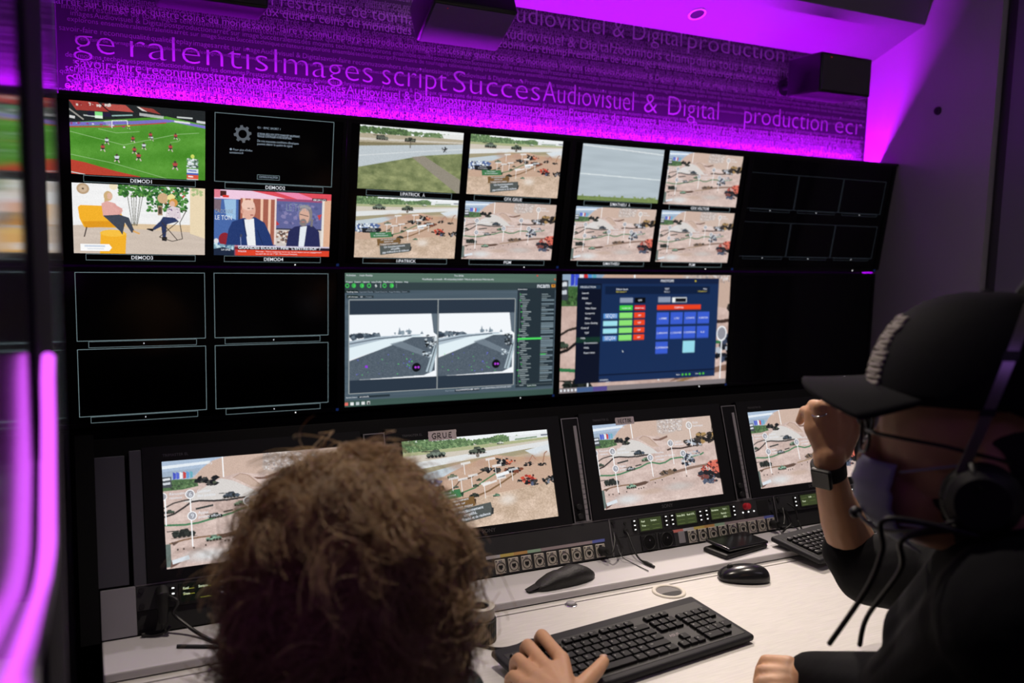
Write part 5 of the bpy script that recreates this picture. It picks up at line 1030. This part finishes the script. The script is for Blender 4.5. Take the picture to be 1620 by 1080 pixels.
th = [K(912, 1098, .046), K(931, 1074, .05), K(944, 1060, .048), K(955, 1046, .043)]
chain(bm, th, [.019, .0145, .0128, .0105]); capsule(bm, wr, K(925, 1085, .045), .022, .013)
wr2 = W(.13, 1.13, -.725); chain(bm, [RS, chest - LD * .21 + FD * .1 + Vector((0, 0, -.02)), wr2], [.05, .042, .027])
ell(bm, wr2 + FD * .05, (.055, .04, .02), q4)
skinned('body', bm, M_skin, cp, .0034, 5)
M_nail = mat('fingernail', (.6, .36, .27), .3)
bm = B(); t_ = th[3]; ell(bm, t_ + Vector((.001, .003, .0082)), (.0075, .006, .0025), None, sub=2); obj('thumb_nail', bm, M_nail, cp)
M_teal = mat('dark_teal_jersey', (.012, .045, .055), .8, bump=.3, bscale=90)
bm = B(); ell(bm, chest, (.11, .19, .14), q4); ell(bm, chest + Vector((0, -.02, -.18)), (.11, .17, .2), q4); chain(bm, [LS, EL, EL * .35 + wr * .65], [.066, .054, .04]); chain(bm, [RS, chest - LD * .21 + FD * .1 + Vector((0, 0, -.02)), wr2 - FD * .03], [.066, .054, .04])
capsule(bm, LS, RS, .062, .062); chain(bm, [pt(733, 1092, 1.30), EL], [.034, .05])
skinned('jersey', bm, M_teal, cp, .007, 6)
hip = W(chest.x, chest.y - .03, -.95); bm = B(); chain(bm, [hip - FD * .0, hip + FD * .0 + LD * .08 + Vector((0, 0, -.03))], [.13, .1])
for s_ in (1, -1):
    kn = hip + FD * .36 + LD * .11 * s_ + Vector((0, 0, -.02)); an = kn + Vector((0, 0, -.46)) + FD * .02; chain(bm, [hip + LD * .09 * s_, kn, an, an + FD * .16 + Vector((0, 0, -.035))], [.095, .065, .045, .04])
skinned('trousers', bm, M_trousers, cp, .012, 5)
stool(hip.x, hip.y, .415, 'round black stool under the curly-haired person')
# curly hair
M_hair = mat('curly_hair', (.2, .12, .06), .36, spec=.5)
nt = M_hair.node_tree; a_ = nt.nodes.new('ShaderNodeVertexColor'); a_.layer_name = 'tint'; nt.links.new(a_.outputs[0], nt.nodes['Principled BSDF'].inputs['Base Color'])
def curls(N, seed=3):
    r = np.random.RandomState(seed); v = r.normal(size=(N * 2, 3)); v /= np.linalg.norm(v, axis=1)[:, None]
    f, l, u = v[:, 0], v[:, 1], v[:, 2]
    keep = ~((f > .45) & (u < .35)) & (u > -.75); v = v[keep][:N]; N = len(v)
    root = v * np.array([.102, .086, .116]); n = 15; t = np.linspace(0, 1, n)[None, :, None]
    cr = np.random.RandomState(9); ctr = cr.normal(size=(280, 3)); ctr /= np.linalg.norm(ctr, axis=1)[:, None]; clump = (v @ ctr.T + r.normal(size=(N, 280)) * .012).argmax(1); stray = r.rand(N) < .12; clump[stray] = r.randint(0, 280, stray.sum()); cdir = cr.normal(size=(280, 3)); cph = cr.rand(280) * 6.28; cl = cr.uniform(.75, 1.18, 280)
    L = (.042 + .016 * r.rand(N)) * cl[clump] * (1 + .25 * np.clip(-v[:, 2], 0, 1))
    long_ = r.rand(N) < .015; L[long_] *= 1.45
    side = cdir[clump] + r.normal(size=(N, 3)) * .14; side -= (side * v).sum(1)[:, None] * v; side /= np.linalg.norm(side, axis=1)[:, None]; oth = np.cross(v, side)
    lay = (.35 + .8 * r.rand(N))[:, None, None]
    pull = (ctr[clump] * np.array([.105, .089, .119]) - root)[:, None] * (.8 * t ** 1.1) * (~stray)[:, None, None]
    P_ = root[:, None] + pull + v[:, None] * (L[:, None, None] * np.sin(t * 1.5) ) + side[:, None] * (L[:, None, None] * lay * 1.1 * t ** 1.4) + np.array([0, 0, -1]) * (.022 * t ** 2)
    ph_ = (cph[clump] + r.normal(size=N) * .2)[:, None, None]; tw_ = (6.2 + 1.2 * r.rand(N))[:, None, None]; am = (.0135 + .003 * r.rand(N))[:, None, None] * np.minimum(1, t * 2.2)
    P_ = P_ + side[:, None] * am * np.cos(ph_ + tw_ * t) + oth[:, None] * am * np.sin(ph_ + tw_ * t) - side[:, None] * am[:, :1] * 0
    w = np.array(MC); P_ = P_ @ w.T + np.array(HC)
    T = np.gradient(P_, axis=1); T /= np.linalg.norm(T, axis=2, keepdims=True); A = np.cross(T, np.array([.31, .2, .93])); A /= np.linalg.norm(A, axis=2, keepdims=True); Bq = np.cross(T, A)
    rad_ = (.0009 * (1 - .6 * t)) ; V = np.stack([P_ + rad_ * (A * math.cos(a) + Bq * math.sin(a)) for a in (0, 2.094, 4.189)], 2)
    base = np.arange(N)[:, None, None] * (n * 3); i = np.arange(n - 1)[None, :, None] * 3; k = np.arange(3)[None, None]; k2 = (k + 1) % 3
    Q = np.stack([base + i + k, base + i + k2, base + i + 3 + k2, base + i + 3 + k], -1).reshape(-1, 4)
    me = bpy.data.meshes.new('hair'); co = V.reshape(-1, 3); me.vertices.add(len(co)); me.vertices.foreach_set('co', co.ravel()); me.loops.add(Q.size); me.loops.foreach_set('vertex_index', Q.ravel().astype(np.int32)); me.polygons.add(len(Q)); me.polygons.foreach_set('loop_start', np.arange(len(Q)) * 4)
    tn = np.clip(.5 * cr.rand(280)[clump] + .5 * r.rand(N), 0, 1)[:, None]; c_ = np.array([.22, .13, .065]) * (1 - tn) + np.array([.95, .68, .36]) * tn
    cc = np.ones((len(co), 4), np.float32); cc[:, :3] = np.repeat(c_, n * 3, 0); ca = me.color_attributes.new('tint', 'FLOAT_COLOR', 'POINT'); ca.data.foreach_set('color', cc.ravel())
    me.materials.append(M_hair); me.update(); me.validate(); me.polygons.foreach_set('use_smooth', [True] * len(me.polygons))
    o = bpy.data.objects.new('hair', me); link(o, cp); return o
hair = curls(12000)
bm = B(); ell(bm, hl(MC, HC, -.012, 0, .004), (.108, .098, .122), q4, sub=5)
for v in bm.verts:
    d_ = v.co - HC; w_ = d_.normalized(); v.co += w_ * (.004 * math.sin(v.co.x * 190) * math.sin(v.co.y * 170 + 1) * math.sin(v.co.z * 180))
bmesh.ops.delete(bm, geom=[v for v in bm.verts if (v.co - HC).dot(FD) > .055 and (v.co - HC).z < .06], context='VERTS')
obj('hair_underlayer', bm, mat('dark_hair_underlayer', (.045, .025, .014), .8, noise=.5, nscale=80), hair, smooth='all')

# ---- man with cap and headset
mp_ = empty('person', (0, 0, 0), label='man in black hoodie and black cap, raising his bare forearm beside his brim', cat='person')
HM = pt(1544, 700, 1.12); FM = Vector((-.625, .776, -.05)).normalized(); LM_ = Vector((0, 0, 1)).cross(FM).normalized(); UM = FM.cross(LM_)
MM = Matrix((FM, LM_, UM)).transposed(); m4_ = MM.to_4x4()
def h2(f, l, u): return HM + MM @ Vector((f, l, u))
bm = B()
ell(bm, h2(-.005, 0, .02), (.122, .098, .145), m4_); ell(bm, h2(.035, 0, -.07), (.085, .07, .075), m4_); capsule(bm, h2(.108, 0, .015), h2(.128, 0, -.03), .010, .016); ell(bm, h2(.11, 0, -.08), (.014, .03, .012), m4_)
for s_ in (1, -1): ell(bm, h2(-.01, s_ * .1, -.02), (.022, .012, .036), m4_)
capsule(bm, h2(-.03, 0, -.08), h2(-.09, 0, -.24), .07, .075)
sR, eR = pt(1560, 900, 1.38), pt(1374, 903, 1.62)
wR = pt(1312, 742, 1.54)
chain(bm, [sR, eR, pt(1352, 868, 1.62), pt(1333, 822, 1.60), pt(1320, 782, 1.57), wR, pt(1312, 716, 1.53)], [.06, .048, .046, .040, .0315, .0265, .028])
mc = [(1284, 676, 1.53), (1300, 667, 1.52), (1318, 665, 1.52), (1337, 672, 1.53)]; pp = [(1281, 652, 1.53), (1294, 642, 1.51), (1313, 640, 1.51), (1333, 650, 1.52)]
for k in range(4):
    a = pt(*mc[k]); b = pt(*pp[k]); capsule(bm, pt(1312, 716, 1.53), a, .024, .0145); d_ = Vector((.02, .032, -.004)); c_ = b + d_
    chain(bm, [a, b, c_, c_ + Vector((.002, .012, -.022))], [.0132, .0112 if k else .0095, .0095, .0082])
for k in range(3): capsule(bm, pt(1312, 714, 1.53), (pt(*mc[k]) + pt(*mc[k + 1])) / 2, .022, .014)
chain(bm, [pt(1330, 712, 1.54), pt(1348, 684, 1.54), pt(1352, 662, 1.53), pt(1345, 648, 1.52)], [.021, .0145, .0125, .010])
sL, eL, wL = pt(1620, 985, 1.0), pt(1430, 1105, 1.28), at_z(1264, 1070, ZD + .034)
chain(bm, [sL, eL, wL], [.06, .045, .028])
for k, (a, b, c) in enumerate((((1248, 1052), (1212, 1046), (1203, 1060)), ((1246, 1066), (1205, 1062), (1200, 1080)), ((1246, 1080), (1204, 1080), (1202, 1098)), ((1246, 1094), (1208, 1097), (1206, 1112)))):
    p_ = [at_z(*a, ZD + .05 - .009 * k), at_z(*b, ZD + .045 - .008 * k), at_z(*c, ZD + .022 - .003 * k)]; chain(bm, [wL] + p_, [.026, .0165, .0125, .0105])
skinned('body', bm, M_skin, mp_, .0036, 5)
bm = B()
tc_ = pt(1660, 1010, 1.22)
ell(bm, tc_, (.15, .21, .22), m4_); ell(bm, tc_ + Vector((.02, -.02, -.22)), (.15, .19, .22), m4_); capsule(bm, h2(-.085, 0, -.225), tc_ + Vector((0, 0, .05)), .085, .16)
chain(bm, [sR, eR, pt(1346, 872, 1.62)], [.088, .064, .053]); capsule(bm, sR, h2(-.09, 0, -.24), .09, .085); capsule(bm, sR, tc_, .1, .16)
chain(bm, [sL, eL, pt(1285, 1072, 1.48)], [.095, .068, .045]); capsule(bm, sL, h2(-.09, 0, -.24), .085, .085); capsule(bm, sL, tc_, .1, .18)
capsule(bm, pt(1480, 1010, 1.2), pt(1620, 930, 1.1), .07, .11); lathe(bm, [(.085, -.02), (.1, .0), (.092, .03), (.08, .02)], h2(-.075, 0, -.185), 24)
skinned('hoodie', bm, M_hoodie, mp_, .007, 7)
hip = W(tc_.x + .05, tc_.y - .04, -.95); bm = B(); chain(bm, [hip, hip + Vector((0, 0, .12))], [.14, .14])
for s_ in (1, -1):
    kn = hip + FM * .38 + LM_ * .12 * s_; an = kn + Vector((0, 0, -.46)); chain(bm, [hip + LM_ * .09 * s_, kn, an, an + FM * .17 + Vector((0, 0, -.035))], [.1, .068, .047, .042])
skinned('trousers', bm, M_trousers, mp_, .012, 5)
stool(hip.x, hip.y, .405, 'round black stool under the man with the cap')
# hair below the cap
bm = B(); ell(bm, h2(-.03, 0, -.005), (.102, .104, .092), m4_); obj('hair', bm, mat('dark_short_hair', (.012, .009, .008), .8, bump=.6, bscale=300), mp_, smooth='all')
bm = B(); ell(bm, h2(.014, 0, -.062), (.094, .0745, .08), m4_); ell(bm, h2(-.005, 0, -.03), (.06, .1, .07), m4_); obj('beard', bm, mat('dark_beard', (.022, .014, .010), .85, bump=.6, bscale=300), mp_, smooth='all')
# cap
M_cap = mat('black_cap_cloth', (.006, .006, .009), .8, spec=.2, bump=.3, bscale=500)
capo = empty('cap', HM); capo.parent = mp_; 
bm = B(); rows = []
for i in range(15):
    e_ = (math.pi / 2) * i / 14; rw = []
    for k in range(48):
        a = 2 * math.pi * k / 48; low = .06 + (.0 if math.cos(a) > -.2 else -.03 * (-math.cos(a)))
        rr_ = math.cos(e_) ** .75; rw.append(bm.verts.new(MM @ Vector((-.008 + .138 * math.cos(a) * rr_, .112 * math.sin(a) * rr_, low + (.192 - low) * math.sin(e_) ** 1.05))))
    rows.append(rw)
for i in range(14):
    for k in range(48): bm.faces.new((rows[i][k], rows[i][(k + 1) % 48], rows[i + 1][(k + 1) % 48], rows[i + 1][k]))
bmesh.ops.remove_doubles(bm, verts=bm.verts[:], dist=1e-4)
cr_ = obj('crown', bm, M_cap, capo, smooth='all'); sm = cr_.modifiers.new('thickness', 'SOLIDIFY'); sm.thickness = .003; sm.offset = 1
bm = B(); rows = []
for i in range(13):
    t = i / 12; rw = []
    for k in range(25):
        s_ = -1 + 2 * k / 24; fi, li = -.008 + .134 * math.cos(s_ * 1.12), .11 * math.sin(s_ * 1.12)
        fo, lo = .214 - .08 * abs(s_) ** 2.6, .104 * s_
        rw.append(bm.verts.new(MM @ Vector((fi * (1 - t) + fo * t, li * (1 - t) + lo * t, .080 - .012 * s_ * s_ - .004 * math.sin(t * math.pi / 2) - .024 * s_ * s_ * t))))
    rows.append(rw)
for i in range(12):
    for k in range(24): bm.faces.new((rows[i][k], rows[i][k + 1], rows[i + 1][k + 1], rows[i + 1][k]))
br = obj('brim', bm, M_cap, capo, smooth='all'); sm = br.modifiers.new('thickness', 'SOLIDIFY'); sm.thickness = .0035; sm.offset = 0
bm = B(); ell(bm, MM @ Vector((-.008, 0, .194)), (.008, .008, .004)); obj('top_button', bm, M_cap, capo)
# pale embroidery running up the front of the crown
bm = B(); q = random.Random(2)
def crown_pt(a, e_, off=.0035):
    rr_ = math.cos(e_) ** .75; p = Vector((-.008 + .138 * math.cos(a) * rr_, .112 * math.sin(a) * rr_, .06 + .132 * math.sin(e_) ** 1.05)); return MM @ (p + Vector((math.cos(a) * rr_, math.sin(a) * rr_, math.sin(e_))) * off)
for j in range(19):
    e_ = .12 + j * .041
    for a0, a1 in ((-.42, .05), (.12, .52)):
        tube(bm, [crown_pt(a, e_ + .012 * math.sin(j * 2 + a * 9), .002) for a in np.linspace(a0 + q.uniform(0, .1), a1 - q.uniform(0, .08), 8)], .0044, 6)
obj('embroidery', bm, mat('pale_embroidery', (.30, .27, .25), .85), capo, smooth='all')['label'] = 'pale raised embroidery'
# face mask
M_mask = mat('pale_blue_face_mask', (.40, .44, .54), .8, bump=.2, bscale=200)
bm = B(); rows = []
for i in range(17):
    e_ = -1.15 + 1.62 * i / 16; rw = []
    for k in range(29):
        a = -.98 + 1.96 * k / 28; ce = math.cos(e_)
        rw.append(bm.verts.new(MM @ Vector((.036 + .112 * math.cos(a) * ce + .006 * math.sin(i * 2.2) * (1 if 3 < i < 13 else 0) * .35, .084 * math.sin(a) * (.55 + .45 * ce), -.06 + .085 * math.sin(e_)))))
    rows.append(rw)
for i in range(16):
    for k in range(28): bm.faces.new((rows[i][k], rows[i][k + 1], rows[i + 1][k + 1], rows[i + 1][k]))
mk = obj('face_mask', bm, M_mask, mp_, smooth='all', loc=HM); sm = mk.modifiers.new('thickness', 'SOLIDIFY'); sm.thickness = .0015
bm = B()
for s_ in (1, -1):
    tube(bm, bez([h2(.088, s_ * .07, -.03), h2(.03, s_ * .096, -.012), h2(-.02, s_ * .104, -.0)]), .0016, 6); tube(bm, bez([h2(.088, s_ * .062, -.1), h2(.03, s_ * .09, -.085), h2(-.02, s_ * .104, -.04)]), .0016, 6)
obj('ear_loops', bm, M_mask, mk, smooth='all').location = -HM
# glasses
gl = empty('glasses', HM, label='black-rimmed glasses worn by the man in the cap', cat='glasses')
M_rim = mat('black_spectacle_rim', (.012, .01, .01), .3)
bm = B()
for s_ in (1, -1): tube(bm, [MM @ Vector((.137 - .012 * abs(math.cos(t)) * (1 if math.cos(t) * s_ > 0 else 0), s_ * .037 + .029 * math.cos(t), .012 + .025 * math.sin(t))) for t in [2 * math.pi * k / 30 for k in range(31)]], .0022, 8, cap=False)
tube(bm, [MM @ Vector((.138, -.009, .018)), MM @ Vector((.142, 0, .022)), MM @ Vector((.138, .009, .018))], .002, 8); obj('rims', bm, M_rim, gl, smooth='all')
for s_ in (1, -1):
    bm = B(); tube(bm, [MM @ Vector(p) for p in ((.128, s_ * .067, .022), (.115, s_ * .092, .022), (.04, s_ * .106, .014), (-.03, s_ * .108, .0))], .0024, 8); obj('temple_arm', bm, M_rim, gl, smooth='all')
# headset
hs = empty('headset', HM, label='black and metal headset worn over the man\'s black cap', cat='headset')
M_band = mat('brushed_metal_band', (.5, .47, .44), .28, metal=.9)
def band(t0, t1, n, r_, m, nm, par, df=0):
    bm = B(); P_ = []
    for k in range(n + 1):
        th_ = math.radians(t0 + (t1 - t0) * k / n); P_.append(Vector((.012 - .07 * math.sin(th_) + df, .1235 * math.cos(th_), .015 + .192 * math.sin(th_))))
    for i, p in enumerate(P_):
        pass
    rows = []
    for p in P_:
        nrm = Vector((0, p.y, p.z - .015)).normalized(); rows.append([bm.verts.new(MM @ (p + Vector((sx * r_ * 1.5, 0, 0)) + nrm * sy * r_ * .55)) for sx, sy in ((-1, -1), (1, -1), (1, 1), (-1, 1))])
    for i in range(n):
        for k in range(4): bm.faces.new((rows[i][k], rows[i][(k + 1) % 4], rows[i + 1][(k + 1) % 4], rows[i + 1][k]))
    bm.faces.new(rows[0]); bm.faces.new(rows[-1]); return obj(nm, bm, m, par, smooth=True)
band(-8, 188, 60, .0042, M_band, 'headband', hs)
for a, b in ((32, 36), (12, 14.5), (60, 118)): band(a, b, 24, .0056, M_black, 'band_cover', hs)
for s_ in (1, -1):
    bm = B(); prof = [(.0001, .030), (.03, .030), (.039, .022), (.041, .008), (.036, .0), (.0001, -.002)]; rows_ = []
    mt_ = (Matrix.Rotation(-math.pi / 2 * s_, 4, 'X')); m_ = MM.to_4x4() @ mt_
    lathe(bm, prof, MM @ Vector((.0, s_ * .108, -.045)), 36, mat=m_); ec = obj('ear_cup', bm, M_black, hs, smooth=True)
    bm = B(); tube(bm, [MM @ Vector((.0, s_ * .115, -.045)) + MM @ Vector((.034 * math.cos(t), 0, .034 * math.sin(t))) for t in [2 * math.pi * k / 30 for k in range(31)]], .011, 10, cap=False); obj('cushion', bm, M_leather, ec, smooth='all')
    bm = B(); tube(bm, [MM @ Vector((.012, s_ * .124, .0)), MM @ Vector((.004, s_ * .137, -.03))], .005, 8); obj('yoke', bm, M_black, hs, smooth='all')
bm = B(); tube(bm, bez([MM @ Vector(p) for p in ((.01, .135, -.06), (.06, .122, -.085), (.11, .075, -.105), (.138, .03, -.1))]), .0028, 8); mb = obj('microphone_boom', bm, M_black, hs, smooth='all')
bm = B(); ell(bm, MM @ Vector((.142, .022, -.1)), (.009, .008, .008)); obj('microphone', bm, M_black, mb)
def off(pts): return [p - HM for p in pts]
bm = B(); tube(bm, off(bez([h2(.0, .13, -.085), pt(1405, 820, 1.04), pt(1396, 870, 1.06), pt(1372, 930, 1.1), pt(1312, 1018, 1.18)])), .0036, 8); obj('cord', bm, M_cable, hs, smooth='all')
bm = B(); tube(bm, off(bez([h2(.0, .13, -.075), pt(1432, 850, 1.06), pt(1425, 900, 1.1), pt(1372, 975, 1.2), pt(1360, 1020, 1.25)])), .0036, 8); obj('cord', bm, M_cable, hs, smooth='all')
bm = B(); tube(bm, bez([pt(1500, 918, 1.16), pt(1455, 942, 1.22), pt(1410, 972, 1.25)]), .0042, 8); obj('drawstring', bm, M_hoodie, mp_, smooth='all')
# watch and ring
wa = (pt(1312, 716, 1.53) - pt(1320, 782, 1.57)).normalized(); wc = pt(1311, 741, 1.54)
wt = empty('wrist_watch', wc, label='black square smartwatch on the man\'s raised wrist', cat='watch')
tocam = (W(0, 0, 0) - wc); tocam -= wa * tocam.dot(wa); tocam.normalize(); sd = wa.cross(tocam)
MWt = Matrix((sd, wa, tocam)).transposed()
bm = B(); lathe(bm, [(.0285, -.014), (.0305, -.012), (.0305, .012), (.0285, .014)], (0, 0, 0), 44, mat=Matrix((sd, tocam, wa)).transposed().to_4x4()); obj('strap', bm, mat('black_rubber_strap', (.006, .006, .007), .8), wt, smooth=True)
mw = Matrix.Rotation(-.45, 4, wa) @ MWt.to_4x4()
bm = B(); vs = box(bm, (0, 0, 0), (.036, .04, .011), .0045, 4); bmesh.ops.translate(bm, vec=(0, 0, .031), verts=bm.verts[:]); bmesh.ops.transform(bm, matrix=mw, verts=bm.verts[:]); obj('watch_case', bm, M_black, wt, smooth=True)
bm = B(); box(bm, (0, 0, .0367), (.03, .034, .0006)); bmesh.ops.transform(bm, matrix=mw, verts=bm.verts[:]); obj('watch_face', bm, M_glass, wt)
bm = B(); a = pt(1282.5, 661, 1.53); b = pt(1281, 652, 1.53); ax = (pt(*pp[1]) - pt(*mc[1])).normalized(); c_ = (pt(*mc[1]) * .45 + pt(*pp[1]) * .55); e1 = ax.cross(Vector((0, 0, 1))).normalized(); e2 = ax.cross(e1)
rgo = empty('finger_ring', c_, label='silver ring on a finger of the man\'s raised hand', cat='ring')
tube(bm, [e1 * .0128 * math.cos(t) + e2 * .0128 * math.sin(t) for t in [2 * math.pi * k / 32 for k in range(33)]], .0014, 8, cap=False); obj('band', bm, M_chrome, rgo, smooth='all')
